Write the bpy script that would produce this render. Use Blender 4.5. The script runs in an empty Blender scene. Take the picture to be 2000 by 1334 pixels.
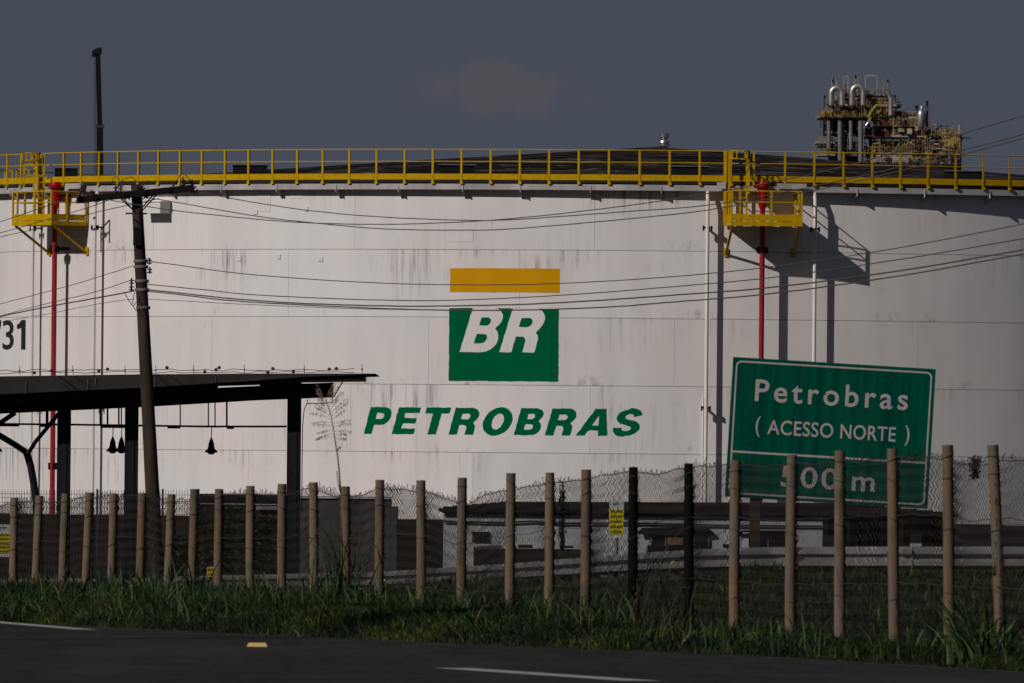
import bpy, bmesh, math, random
import numpy as np
from mathutils import Vector, Matrix, Euler
R_ = random.Random(7)
rng = np.random.default_rng(11)
sc = bpy.context.scene
COL = sc.collection

# ---------------------------------------------------------------- camera
EZ = 4.94                      # eye height above the ground at the tank
F = 2000 * 400 / 36.0          # focal length in photograph pixels
PITCH = math.atan(217.3 / F)
ROLL = 0.0093
cam_d = bpy.data.cameras.new('camera'); cam = bpy.data.objects.new('camera', cam_d); COL.objects.link(cam)
cam_d.lens = 400; cam_d.sensor_width = 36; cam_d.clip_start = 1.0; cam_d.clip_end = 30000
CM = Matrix.Translation((0, 0, EZ)) @ Matrix.Rotation(math.pi/2 + PITCH, 4, 'X') @ Matrix.Rotation(ROLL, 4, 'Z')
cam.matrix_world = CM
cam_d.dof.use_dof = True; cam_d.dof.focus_distance = 300; cam_d.dof.aperture_fstop = 13
sc.camera = cam

# ---------------------------------------------------------------- sky and sun
SUN = Vector((-1.09, -1.0, 0.91)).normalized()
SUN_EL = math.asin(SUN.z)
SUN_AZ = math.atan2(SUN.x, SUN.y) % (2*math.pi)      # clockwise from +Y
w = bpy.data.worlds.new('World'); sc.world = w; w.use_nodes = True
nt = w.node_tree; nt.nodes.clear()
out = nt.nodes.new('ShaderNodeOutputWorld'); bg = nt.nodes.new('ShaderNodeBackground')
sky = nt.nodes.new('ShaderNodeTexSky'); sky.sky_type = 'NISHITA'; sky.sun_disc = False
sky.sun_elevation = SUN_EL; sky.sun_rotation = SUN_AZ
sky.air_density = 1.0; sky.dust_density = 1.0; sky.ozone_density = 1.0; sky.altitude = 600
# a thin grey storm veil over the whole sky, with a few faint warm cloud puffs
hsv = nt.nodes.new('ShaderNodeHueSaturation'); hsv.inputs['Saturation'].default_value = 0.55; hsv.inputs['Value'].default_value = 1.0
nt.links.new(sky.outputs[0], hsv.inputs['Color'])
veil = nt.nodes.new('ShaderNodeMixRGB'); veil.inputs['Fac'].default_value = 0.92
veil.inputs['Color2'].default_value = (1.86, 2.28, 3.35, 1)
nt.links.new(hsv.outputs[0], veil.inputs['Color1'])
tc = nt.nodes.new('ShaderNodeTexCoord')
def cloud_mask(direction, tan, rx, rz, prev_col, amount, col, seed):
    """soft elliptical cloud about a direction of the sky dome, broken up by noise"""
    d = Vector(direction).normalized()
    right = Vector((d.y, -d.x, 0)).normalized(); up = right.cross(d) * 1.0
    n = nt.nodes
    def dot(v):
        q = n.new('ShaderNodeVectorMath'); q.operation = 'DOT_PRODUCT'; q.inputs[1].default_value = v
        nt.links.new(tc.outputs['Generated'], q.inputs[0]); return q.outputs['Value']
    def m(op, a, b=None, c=None):
        q = n.new('ShaderNodeMath'); q.operation = op
        for i, v in enumerate((a, b, c)):
            if v is None: continue
            if hasattr(v, 'links'): nt.links.new(v, q.inputs[i])
            else: q.inputs[i].default_value = v
        return q.outputs[0]
    a = m('DIVIDE', dot(right), rx); b = m('DIVIDE', dot(up), rz)
    rr = m('ADD', m('MULTIPLY', a, a), m('MULTIPLY', b, b))
    mp = n.new('ShaderNodeMapping'); mp.inputs['Scale'].default_value = (1/rx, 1/rx, 1.3/rx); mp.inputs['Location'].default_value = (seed, seed*.3, seed*.7)
    nt.links.new(tc.outputs['Generated'], mp.inputs['Vector'])
    no = n.new('ShaderNodeTexNoise'); no.inputs['Scale'].default_value = 1.7; no.inputs['Detail'].default_value = 7; no.inputs['Roughness'].default_value = .55
    nt.links.new(mp.outputs[0], no.inputs['Vector'])
    v = m('SUBTRACT', m('ADD', m('MULTIPLY', no.outputs['Fac'], 2.6), -0.20), rr)
    fr = m('GREATER_THAN', dot(d), 0.0)
    mr = n.new('ShaderNodeMapRange'); mr.interpolation_type = 'SMOOTHSTEP'; mr.inputs['From Min'].default_value = 0.0; mr.inputs['From Max'].default_value = 0.9
    nt.links.new(v, mr.inputs['Value'])
    fac = m('MULTIPLY', m('MULTIPLY', mr.outputs[0], fr), amount)
    mx = n.new('ShaderNodeMixRGB'); nt.links.new(fac, mx.inputs['Fac']); nt.links.new(prev_col, mx.inputs['Color1']); mx.inputs['Color2'].default_value = (*col, 1)
    return mx.outputs[0]
def pdir(px, py): return (CM.to_3x3() @ Vector(((px-1000)/F, (667-py)/F, -1))).normalized()
c = veil.outputs[0]
c = cloud_mask(pdir(975, 178), 0, 175/F, 62/F, c, 0.75, (3.2, 3.0, 3.5), 3.1)
for k, (az, el, r) in enumerate(((-38, 9, .05), (30, 7, .07), (75, 12, .09), (-80, 10, .08), (150, 14, .1), (-140, 16, .09))):
    a, e = math.radians(az), math.radians(el)
    c = cloud_mask((math.sin(a)*math.cos(e), math.cos(a)*math.cos(e), math.sin(e)), 0, r, r*.4, c, 0.5, (3.3, 3.0, 3.5), 5+k)
nt.links.new(c, bg.inputs['Color']); bg.inputs['Strength'].default_value = 0.05
nt.links.new(bg.outputs[0], out.inputs['Surface'])
sd = bpy.data.lights.new('sun', 'SUN'); sd.energy = 4.9; sd.angle = math.radians(0.53); sd.color = (1.0, 0.94, 0.885)
so = bpy.data.objects.new('sun', sd); COL.objects.link(so); so.rotation_euler = SUN.to_track_quat('Z', 'Y').to_euler()
sc.view_settings.view_transform = 'Standard'; sc.view_settings.look = 'None'; sc.view_settings.gamma = 1
sc.view_settings.use_curve_mapping = False; sc.view_settings.exposure = -0.90
sc.render.engine = 'CYCLES'; sc.cycles.max_bounces = 5; sc.cycles.use_denoising = True

# ---------------------------------------------------------------- helpers
def P(px, py, Y):
    """world point seen at photograph pixel (px, py) at distance Y"""
    d = CM.to_3x3() @ Vector(((px-1000)/F, (667-py)/F, -1))
    return Vector((0, 0, EZ)) + d * (Y / d.y)
def proj(v):
    q = CM.inverted() @ Vector(v); return (1000 + F*q.x/-q.z, 667 - F*q.y/-q.z)
def Hy(px): return 875 + ROLL*px

# terrain: height of the ground, a table of screen columns (direction) against distance
TCOL = [-.045, -.0225, 0, .0225, .045]
TTAB = [
 ([0,150,160,180,230,310,360,400,9000], [2.64,2.64,2.5,1.95,1.6,1.05,.12,0,0]),
 ([0,142,152,163,250,360,400,9000],     [2.64,2.64,2.45,2.2,1.85,.1,0,0]),
 ([0,135,148.5,170,205,300,380,9000],   [2.64,2.64,2.45,2.5,2.6,.9,0,0]),
 ([0,128.7,136,145,156,200,300,380,9000],[2.64,2.64,2.66,2.92,3.28,2.8,1.0,0,0]),
 ([0,122.8,127,145,156,200,300,380,9000],[2.64,2.64,2.78,2.98,3.28,2.9,1.0,0,0])]
def ground(x, y):
    x = np.asarray(x, float); y = np.asarray(y, float)
    u = np.clip(x / np.maximum(y, 1), -.0449, .0449)
    zs = np.stack([np.interp(y, a, b) for a, b in TTAB])
    t = (u - TCOL[0]) / .0225; i = np.clip(t.astype(int), 0, 3); f = t - i
    f = f*f*(3-2*f)*.5 + f*.5
    return np.take_along_axis(zs, i[None], 0)[0]*(1-f) + np.take_along_axis(zs, i[None]+1, 0)[0]*f
def gz(x, y): return float(ground(np.array([x]), np.array([y]))[0])

ORG = {}
def thing(name, loc, label, cat, group=None):
    o = bpy.data.objects.new(name, None); COL.objects.link(o); o.location = loc; o.empty_display_size = .3
    o['label'] = label; o['category'] = cat
    if group: o['group'] = group
    ORG[o.name] = Vector(loc); return o
def tag(o, label, cat, group=None):
    o['label'] = label; o['category'] = cat
    if group: o['group'] = group
    return o
class MB:
    def __init__(s): s.v = []; s.f = []; s.uv = None
    def add(s, vs, fs):
        b = len(s.v); s.v.extend([Vector(v) for v in vs]); s.f.extend([tuple(b+i for i in f) for f in fs]); return s
    def box(s, c, size, rot=None):
        c = Vector(c); hx, hy, hz = [a/2 for a in size]
        vs = [Vector((x, y, z)) for x in (-hx, hx) for y in (-hy, hy) for z in (-hz, hz)]
        if rot is not None: vs = [rot @ v for v in vs]
        return s.add([c+v for v in vs], [(0,1,3,2),(4,6,7,5),(0,4,5,1),(2,3,7,6),(0,2,6,4),(1,5,7,3)])
    def beam(s, a, b, wd, ht, up=(0,0,1)):
        a, b = Vector(a), Vector(b); d = (b-a).normalized(); up = Vector(up)
        if abs(d.dot(up)) > .98: up = Vector((0,1,0))
        x = d.cross(up).normalized()*wd/2; y = x.cross(d).normalized()*ht/2
        vs = [p+sx*x+sy*y for p in (a, b) for sx, sy in ((-1,-1),(1,-1),(1,1),(-1,1))]
        return s.add(vs, [(3,2,1,0),(4,5,6,7),(0,1,5,4),(1,2,6,5),(2,3,7,6),(3,0,4,7)])
    def path(s, pts, r, n=8, caps=True):
        pts = [Vector(p) for p in pts]; rs = r if hasattr(r, '__len__') else [r]*len(pts)
        base = len(s.v); prev = None
        for i, p in enumerate(pts):
            d = (pts[min(i+1, len(pts)-1)] - pts[max(i-1, 0)]).normalized()
            if prev is None:
                up = Vector((0,0,1)) if abs(d.z) < .9 else Vector((0,1,0)); x = d.cross(up).normalized()
            else: x = (prev - d*prev.dot(d)).normalized()
            prev = x; y = d.cross(x)
            for k in range(n):
                a = 2*math.pi*k/n; s.v.append(p + (x*math.cos(a) + y*math.sin(a))*rs[i])
        for i in range(len(pts)-1):
            for k in range(n):
                a = base+i*n+k; b = base+i*n+(k+1)%n; s.f.append((a, b, b+n, a+n))
        if caps:
            s.f.append(tuple(base+k for k in range(n))[::-1]); e = base+(len(pts)-1)*n; s.f.append(tuple(e+k for k in range(n)))
        return s
    def lathe(s, c, prof, n=20, axis=(0,0,1)):
        """prof: list of (radius, height) along the axis from c"""
        c = Vector(c); ax = Vector(axis).normalized()
        t = Vector((1,0,0)) if abs(ax.x) < .9 else Vector((0,1,0)); x = ax.cross(t).normalized(); y = ax.cross(x)
        base = len(s.v)
        for r, h in prof:
            for k in range(n):
                a = 2*math.pi*k/n; s.v.append(c + ax*h + (x*math.cos(a)+y*math.sin(a))*max(r, 1e-4))
        for i in range(len(prof)-1):
            for k in range(n):
                a = base+i*n+k; b = base+i*n+(k+1)%n; s.f.append((a, b, b+n, a+n))
        s.f.append(tuple(base+k for k in range(n))[::-1]); e = base+(len(prof)-1)*n; s.f.append(tuple(e+k for k in range(n)))
        return s
    def prism(s, poly, off):
        """poly: list of 3D points, extruded by the vector off"""
        n = len(poly); off = Vector(off); vs = [Vector(p) for p in poly]; vs += [v+off for v in vs]
        return s.add(vs, [tuple(range(n)), tuple(range(2*n-1, n-1, -1))] + [(i, n+i, n+(i+1)%n, (i+1)%n) for i in range(n)])
    def build(s, name, m, parent=None, smooth=False, kind=None, label=None, fix=True):
        me = bpy.data.meshes.new(name); o0 = Vector((0,0,0))
        if parent is not None: o0 = ORG.get(parent.name, Vector((0,0,0)))
        me.from_pydata([v-o0 for v in s.v], [], s.f)
        if fix:
            bm = bmesh.new(); bm.from_mesh(me); bmesh.ops.recalc_face_normals(bm, faces=bm.faces); bm.to_mesh(me); bm.free()
        me.materials.append(m)
        if smooth:
            me.polygons.foreach_set('use_smooth', [len(p.vertices) <= 4 for p in me.polygons])
            try: me.set_sharp_from_angle(angle=math.radians(40))
            except Exception: pass
        me.update()
        o = bpy.data.objects.new(name, me); COL.objects.link(o)
        if parent is not None:
            o.parent = parent; ORG[o.name] = o0
        if kind: o['kind'] = kind
        if label: o['label'] = label
        return o
def inst(src, parent, matrix):
    o = src.copy(); COL.objects.link(o); o.parent = parent; o.matrix_local = matrix; return o
def origin_thing(o, loc):
    """move the origin of a single-mesh thing to loc without moving its shape"""
    loc = Vector(loc); o.data.transform(Matrix.Translation(-loc)); o.location = loc; return o

# ---------------------------------------------------------------- materials
def mat(name, col, rough=.7, metal=0.0, var=0.0, vscale=3.0, col2=None, bump=0.0, bscale=20.0, stretch=(1,1,1), rand=0.0, coord='Object', detail=6, spec=.15, lo=.35, hi=.65):
    m = bpy.data.materials.new(name); m.use_nodes = True; n = m.node_tree.nodes; l = m.node_tree.links
    b = n['Principled BSDF']; b.inputs['Roughness'].default_value = rough; b.inputs['Metallic'].default_value = metal
    if spec is not None: b.inputs['Specular IOR Level'].default_value = spec
    b.inputs['Base Color'].default_value = (*col, 1)
    tcn = n.new('ShaderNodeTexCoord'); mp = n.new('ShaderNodeMapping'); mp.inputs['Scale'].default_value = stretch
    l.new(tcn.outputs[coord], mp.inputs['Vector'])
    cur = None
    if var > 0 or col2:
        no = n.new('ShaderNodeTexNoise'); no.inputs['Scale'].default_value = vscale; no.inputs['Detail'].default_value = detail; no.inputs['Roughness'].default_value = .6
        l.new(mp.outputs[0], no.inputs['Vector'])
        r = n.new('ShaderNodeValToRGB'); c2 = col2 or tuple(max(0, a*(1-var)) for a in col)
        r.color_ramp.elements[0].position = lo; r.color_ramp.elements[1].position = hi
        r.color_ramp.elements[0].color = (*c2, 1); r.color_ramp.elements[1].color = (*col, 1)
        l.new(no.outputs['Fac'], r.inputs[0]); cur = r.outputs[0]
    if rand > 0:
        oi = n.new('ShaderNodeObjectInfo'); mr = n.new('ShaderNodeMapRange'); mr.inputs['To Min'].default_value = 1-rand; mr.inputs['To Max'].default_value = 1+rand*.3
        l.new(oi.outputs['Random'], mr.inputs['Value'])
        mx = n.new('ShaderNodeVectorMath'); mx.operation = 'SCALE'
        if cur is None: mx.inputs[0].default_value = col
        else: l.new(cur, mx.inputs[0])
        l.new(mr.outputs[0], mx.inputs['Scale']); cur = mx.outputs[0]
    if cur is not None: l.new(cur, b.inputs['Base Color'])
    if bump > 0:
        no2 = n.new('ShaderNodeTexNoise'); no2.inputs['Scale'].default_value = bscale; no2.inputs['Detail'].default_value = 5
        l.new(mp.outputs[0], no2.inputs['Vector'])
        bp = n.new('ShaderNodeBump'); bp.inputs['Strength'].default_value = bump; bp.inputs['Distance'].default_value = .02
        l.new(no2.outputs['Fac'], bp.inputs['Height']); l.new(bp.outputs[0], b.inputs['Normal'])
    return m

def tank_paint(name, col, strength=1.0, rand=True, spec=.2):
    """weathered paint on the tank: UV map 'arc' is metres along and up the shell, 'plate' is 0..1 within a plate"""
    m = bpy.data.materials.new(name); m.use_nodes = True; n = m.node_tree.nodes; l = m.node_tree.links
    b = n['Principled BSDF']; b.inputs['Roughness'].default_value = .55; b.inputs['Specular IOR Level'].default_value = spec
    def uv(nm):
        q = n.new('ShaderNodeUVMap'); q.uv_map = nm; return q.outputs[0]
    def noise(vec, sx, sy, scale=1, det=5, rough=.6, loc=0):
        mp = n.new('ShaderNodeMapping'); mp.inputs['Scale'].default_value = (sx, sy, 1); mp.inputs['Location'].default_value = (loc, loc*.37, 0)
        l.new(vec, mp.inputs['Vector']); q = n.new('ShaderNodeTexNoise'); q.noise_dimensions = '2D'; q.inputs['Scale'].default_value = scale; q.inputs['Detail'].default_value = det; q.inputs['Roughness'].default_value = rough
        l.new(mp.outputs[0], q.inputs['Vector']); return q.outputs['Fac']
    def rng_(v, a, b_, c=0., d=1., smooth=True):
        q = n.new('ShaderNodeMapRange'); q.inputs['From Min'].default_value = a; q.inputs['From Max'].default_value = b_; q.inputs['To Min'].default_value = c; q.inputs['To Max'].default_value = d
        if smooth: q.interpolation_type = 'SMOOTHSTEP'
        l.new(v, q.inputs['Value']); return q.outputs[0]
    def mul(a, b_):
        q = n.new('ShaderNodeMath'); q.operation = 'MULTIPLY'
        for i, v in enumerate((a, b_)):
            if hasattr(v, 'links'): l.new(v, q.inputs[i])
            else: q.inputs[i].default_value = v
        return q.outputs[0]
    def add(a, b_):
        q = n.new('ShaderNodeMath'); q.operation = 'ADD'; l.new(a, q.inputs[0]); l.new(b_, q.inputs[1]); return q.outputs[0]
    arc, pl = uv('arc'), uv('plate')
    sep = n.new('ShaderNodeSeparateXYZ'); l.new(pl, sep.inputs[0]); pv = sep.outputs['Y']
    streak = rng_(noise(arc, 5.0, .22, 1, 6, .7), .44, .74)
    fine = rng_(noise(arc, 22, .5, 1, 4, .7, 9), .5, .85)
    patch = rng_(noise(arc, .13, .22, 1, 4, .6, 4), .47, .67)
    patch2 = rng_(noise(arc, .30, .40, 1, 4, .6, 21), .50, .72)
    below = rng_(add(pv, mul(noise(arc, 1.3, .0, 1, 3, .6, 57), .9)), .85, 1.45)               # runs that hang from the seam above
    above = rng_(pv, .22, 0.0)               # soot gathered on the seam below
    soot = rng_(noise(arc, 2.6, 1.3, 1, 6, .72, 31), .46, .74)
    d1 = mul(mul(add(mul(streak, .75), mul(fine, .35)), below), add(mul(patch, .8), mul(patch2, .5)))
    d2 = mul(mul(soot, above), mul(patch2, .75))
    d3 = mul(mul(streak, patch), .22)
    dirt = mul(add(add(d1, d2), d3), strength*1.12)
    tone = rng_(noise(arc, .9, .12, 1, 4, .5, 13), .3, .7, .95, 1.02)
    wash = rng_(noise(arc, .11, .16, 1, 3, .5, 40), .35, .65)
    warm = n.new('ShaderNodeMixRGB'); warm.inputs['Color1'].default_value = (*col, 1)
    warm.inputs['Color2'].default_value = (col[0]*1.03, col[1]*.985, col[2]*.975, 1); l.new(wash, warm.inputs['Fac'])
    mx = n.new('ShaderNodeMixRGB'); mx.inputs['Color2'].default_value = (.16, .145, .14, 1)
    l.new(warm.outputs[0], mx.inputs['Color1'])
    cl = n.new('ShaderNodeClamp'); l.new(dirt, cl.inputs[0]); l.new(cl.outputs[0], mx.inputs['Fac'])
    sc1 = n.new('ShaderNodeVectorMath'); sc1.operation = 'SCALE'; l.new(mx.outputs[0], sc1.inputs[0]); l.new(tone, sc1.inputs['Scale'])
    cur = sc1.outputs[0]
    if rand:
        oi = n.new('ShaderNodeObjectInfo'); t2 = rng_(oi.outputs['Random'], 0, 1, .955, 1.01, False)
        sc2 = n.new('ShaderNodeVectorMath'); sc2.operation = 'SCALE'; l.new(cur, sc2.inputs[0]); l.new(t2, sc2.inputs['Scale']); cur = sc2.outputs[0]
    l.new(cur, b.inputs['Base Color'])
    bp = n.new('ShaderNodeBump'); bp.inputs['Strength'].default_value = .25; bp.inputs['Distance'].default_value = .03
    l.new(noise(arc, .35, .6, 1, 2, .5, 70), bp.inputs['Height']); l.new(bp.outputs[0], b.inputs['Normal'])
    return m

M = {}
M['tank'] = tank_paint('tank_white_paint', (.705, .682, .668))
M['tank_green'] = tank_paint('tank_green_paint', (.0, .118, .042), .12, False, .0)
M['tank_yellow'] = tank_paint('tank_yellow_paint', (.60, .30, .001), .2, False, .05)
M['tank_print_white'] = tank_paint('tank_print_white', (.705, .682, .668), .8, False)
M['tank_black'] = tank_paint('tank_black_paint', (.02, .02, .025), .1, False)
M['seam'] = mat('seam_rust', (.10, .085, .08), .9, var=.6, vscale=.8)
M['roof'] = None
M['galv'] = mat('dull_grey_paint', (.50, .47, .46), .7, var=.35, vscale=1.2, stretch=(1,1,.4), rand=.1)
M['yellow'] = mat('yellow_paint', (.55, .325, .001), .6, var=.22, vscale=6, spec=.08)
M['grating'] = mat('dark_grating', (.03, .026, .024), .9)
M['red'] = mat('red_paint', (.36, .004, .004), .4, var=.2, vscale=2)
M['redpipe'] = mat('faded_red_paint', (.33, .016, .030), .5, var=.25, vscale=2)
M['whitepipe'] = mat('white_pipe_paint', (.74, .70, .68), .5, var=.12, vscale=2)
M['black'] = mat('black_steel', (.006, .0055, .0055), .6, var=.3, vscale=5)
M['steel'] = mat('bright_steel', (.62, .61, .60), .28, metal=.9, var=.3, vscale=2)
M['asphalt'] = mat('asphalt', (.036, .032, .033), .95, var=.30, vscale=.8, bump=.5, bscale=60, spec=.05)
M['linepaint'] = mat('road_line_paint', (.42, .38, .36), .9, var=.4, vscale=7)
M['soil'] = mat('soil_and_grass', (.014, .016, .006), .95, col2=(.022, .017, .010), var=.5, vscale=.35, bump=.6, bscale=8)
M['post'] = mat('weathered_timber', (.175, .112, .062), .9, col2=(.128, .110, .086), vscale=2.6, stretch=(1,1,.35), bump=.4, bscale=40, rand=.22)
def timber(m):
    n = m.node_tree.nodes; l = m.node_tree.links; b = n['Principled BSDF']; prev = b.inputs['Base Color'].links[0].from_socket
    tcn = n.new('ShaderNodeTexCoord')
    def layer(prev, scl, lo, hi, col, f, sc_=1.0):
        mp = n.new('ShaderNodeMapping'); mp.inputs['Scale'].default_value = scl; l.new(tcn.outputs['Object'], mp.inputs['Vector'])
        no = n.new('ShaderNodeTexNoise'); no.inputs['Scale'].default_value = sc_; no.inputs['Detail'].default_value = 5; l.new(mp.outputs[0], no.inputs['Vector'])
        mr = n.new('ShaderNodeMapRange'); mr.inputs['From Min'].default_value = lo; mr.inputs['From Max'].default_value = hi; mr.inputs['To Max'].default_value = f; l.new(no.outputs['Fac'], mr.inputs['Value'])
        mx = n.new('ShaderNodeMixRGB'); mx.inputs['Color2'].default_value = (*col, 1); l.new(mr.outputs[0], mx.inputs['Fac']); l.new(prev, mx.inputs['Color1']); return mx.outputs[0]
    c_ = layer(prev, (30, 30, 2.2), .56, .72, (.045, .030, .020), .8)
    c_ = layer(c_, (3, 3, 1.6), .54, .70, (.060, .055, .042), .75)
    c_ = layer(c_, (6, 6, 5), .62, .74, (.22, .10, .045), .7)
    l.new(c_, b.inputs['Base Color'])
timber(M['post'])
def aggregate(m):
    n = m.node_tree.nodes; l = m.node_tree.links; b = n['Principled BSDF']; prev = b.inputs['Base Color'].links[0].from_socket
    tcn = n.new('ShaderNodeTexCoord')
    for scl, lo, hi, col, f in (((9, 1.6, 9), .56, .72, (.085, .075, .072), .55), ((2.2, .22, 1), .48, .66, (.020, .018, .019), .6), ((.5, .09, 1), .50, .60, (.052, .046, .045), .5)):
        mp = n.new('ShaderNodeMapping'); mp.inputs['Scale'].default_value = scl; l.new(tcn.outputs['Object'], mp.inputs['Vector'])
        no = n.new('ShaderNodeTexNoise'); no.inputs['Scale'].default_value = 1.0; no.inputs['Detail'].default_value = 7; no.inputs['Roughness'].default_value = .7; l.new(mp.outputs[0], no.inputs['Vector'])
        mr = n.new('ShaderNodeMapRange'); mr.inputs['From Min'].default_value = lo; mr.inputs['From Max'].default_value = hi; mr.inputs['To Max'].default_value = f; l.new(no.outputs['Fac'], mr.inputs['Value'])
        mx = n.new('ShaderNodeMixRGB'); mx.inputs['Color2'].default_value = (*col, 1); l.new(mr.outputs[0], mx.inputs['Fac']); l.new(prev, mx.inputs['Color1']); prev = mx.outputs[0]
    l.new(prev, b.inputs['Base Color'])
aggregate(M['asphalt'])
M['shadepost'] = mat('shade_dark_timber', (.008, .0065, .005), .9, col2=(.003, .006, .0055), vscale=3, spec=.04)  # shade on two fence posts is put into this dark timber colour
M['wire'] = mat('rusty_wire', (.05, .042, .038), .8)
M['galvwire'] = mat('fence_wire', (.018, .0155, .014), .7, var=.4, vscale=1.5)
M['cable'] = mat('power_cable', (.075, .065, .055), .7)
M['pole'] = mat('old_pole', (.058, .041, .030), .9, col2=(.028, .021, .016), vscale=2, stretch=(4,4,.4), bump=.4, bscale=14)
M['signgreen'] = None
M['signwhite'] = None
M['guard'] = mat('galvanised_rail', (.27, .255, .26), .6, metal=.2, var=.45, vscale=1.4, stretch=(1,1,2), rand=.2)
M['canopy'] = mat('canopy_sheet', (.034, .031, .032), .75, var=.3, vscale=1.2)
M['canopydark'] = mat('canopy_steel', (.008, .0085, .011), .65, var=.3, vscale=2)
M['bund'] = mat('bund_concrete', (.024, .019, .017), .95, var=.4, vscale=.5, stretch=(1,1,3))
M['block'] = mat('grey_block', (.085, .078, .076), .95, var=.4, vscale=1.5)
M['housewhite'] = mat('house_wall', (.42, .41, .43), .9, var=.3, vscale=.9)
M['houseroof'] = mat('house_roof', (.022, .016, .015), .9, var=.4, vscale=1.5, stretch=(.3,1,6))
M['glass'] = mat('dark_window_glass', (.010, .010, .012), .15)
M['signyellow'] = mat('notice_yellow', (.62, .50, .01), .6, var=.2, vscale=8)
M['noticewhite'] = mat('notice_white', (.50, .52, .54), .7)
M['noticeprint'] = mat('notice_print', (.12, .09, .01), .8)
M['catseye'] = mat('reflector_yellow', (.62, .44, .16), .5)
M['ochre'] = mat('ochre_steel', (.40, .27, .10), .7, var=.6, vscale=.5)
M['cream'] = mat('cream_lagging', (.42, .36, .27), .7, var=.4, vscale=.6)
M['rust'] = mat('rust_paint', (.10, .034, .024), .8, var=.4, vscale=1)
M['duct'] = mat('duct_aluminium', (.55, .53, .50), .42, metal=.8, var=.35, vscale=.7)
M['lagging'] = mat('pale_pipe_lagging', (.19, .185, .19), .6, var=.3, vscale=.8)
M['grey'] = mat('grey_steel', (.16, .16, .165), .6, var=.4, vscale=.8)
M['lime'] = mat('yellow_green_pipe', (.26, .25, .03), .5, var=.3, vscale=1)
M['insul'] = mat('brown_insulator', (.05, .03, .024), .35)
M['reed'] = mat('dry_reed', (.20, .16, .115), .9)

def leafmat(name, a, b, c):
    m = bpy.data.materials.new(name); m.use_nodes = True; n = m.node_tree.nodes; l = m.node_tree.links
    bs = n['Principled BSDF']; bs.inputs['Roughness'].default_value = .6; bs.inputs['Specular IOR Level'].default_value = .2
    at = n.new('ShaderNodeAttribute'); at.attribute_name = 'tint'; r = n.new('ShaderNodeValToRGB')
    r.color_ramp.elements[0].color = (*a, 1); r.color_ramp.elements[1].color = (*c, 1); e = r.color_ramp.elements.new(.55); e.color = (*b, 1)
    l.new(at.outputs['Fac'], r.inputs[0]); l.new(r.outputs[0], bs.inputs['Base Color'])
    return m
M['grass'] = leafmat('grass_blades', (.002, .007, .0008), (.012, .032, .003), (.080, .088, .010))
M['clump'] = leafmat('broad_grass_leaves', (.002, .010, .002), (.015, .043, .010), (.085, .100, .026))
M['straw'] = leafmat('dry_straw', (.05, .035, .014), (.11, .085, .035), (.17, .13, .06))
M['darkclump'] = leafmat('dark_dry_stems', (.012, .010, .008), (.02, .018, .012), (.03, .035, .015))
M['hedge'] = leafmat('hedge_leaves', (.007, .009, .003), (.022, .027, .007), (.075, .065, .014))

# roof of the tank: dark bitumen-like coat with paler water lines
def roof_mat():
    m = mat('tank_roof_coat', (.015, .0115, .011), .9, var=.4, vscale=.3, spec=.02); n = m.node_tree.nodes; l = m.node_tree.links; b = n['Principled BSDF']
    prev = b.inputs['Base Color'].links[0].from_socket
    tcn = n.new('ShaderNodeTexCoord'); mp = n.new('ShaderNodeMapping'); mp.inputs['Scale'].default_value = (.20, .7, 1); l.new(tcn.outputs['Object'], mp.inputs['Vector'])
    no = n.new('ShaderNodeTexNoise'); no.inputs['Scale'].default_value = 1.0; no.inputs['Detail'].default_value = 4; l.new(mp.outputs[0], no.inputs['Vector'])
    r = n.new('ShaderNodeValToRGB'); cr = r.color_ramp; cr.elements[0].position = .475; cr.elements[0].color = (0,0,0,1); cr.elements[1].position = .50; cr.elements[1].color = (1,1,1,1)
    e = cr.elements.new(.52); e.color = (0,0,0,1); l.new(no.outputs['Fac'], r.inputs[0])
    mx = n.new('ShaderNodeMixRGB'); mx.inputs['Color2'].default_value = (.24, .20, .185, 1); l.new(prev, mx.inputs['Color1'])
    mm = n.new('ShaderNodeMath'); mm.operation = 'MULTIPLY'; mm.inputs[1].default_value = .6; l.new(r.outputs[0], mm.inputs[0]); l.new(mm.outputs[0], mx.inputs['Fac'])
    l.new(mx.outputs[0], b.inputs['Base Color']); return m
M['roof'] = roof_mat()
def sheeting(name, col, spread):
    """retroreflective sheeting: faint horizontal ribs and broad tint bands that run up the plate"""
    m = mat(name, col, .6, spec=.0); n = m.node_tree.nodes; l = m.node_tree.links; b = n['Principled BSDF']
    u = n.new('ShaderNodeUVMap'); u.uv_map = 'face'; sp = n.new('ShaderNodeSeparateXYZ'); l.new(u.outputs[0], sp.inputs[0])
    mp = n.new('ShaderNodeMapping'); mp.inputs['Scale'].default_value = (5.5, .35, 1); l.new(u.outputs[0], mp.inputs['Vector'])
    no = n.new('ShaderNodeTexNoise'); no.noise_dimensions = '2D'; no.inputs['Scale'].default_value = 1.6; no.inputs['Detail'].default_value = 2; l.new(mp.outputs[0], no.inputs['Vector'])
    r = n.new('ShaderNodeValToRGB'); r.color_ramp.elements[0].position = .3; r.color_ramp.elements[1].position = .7
    r.color_ramp.elements[0].color = (*[c*a for c, a in zip(col, spread[0])], 1); r.color_ramp.elements[1].color = (*[c*a for c, a in zip(col, spread[1])], 1)
    e = r.color_ramp.elements.new(.5); e.color = (*[c*a for c, a in zip(col, spread[2])], 1)
    l.new(no.outputs['Fac'], r.inputs[0]); l.new(r.outputs[0], b.inputs['Base Color']); return m
M['signgreen'] = sheeting('sign_green_sheeting', (.0005, .062, .040), ((.8,.72,.8), (1,1.25,1.1), (1,1,1)))
M['signwhite'] = sheeting('sign_letter_sheeting', (.38, .34, .325), ((.85,.85,1.15), (1.1,.95,.75), (1,1,1)))

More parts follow.
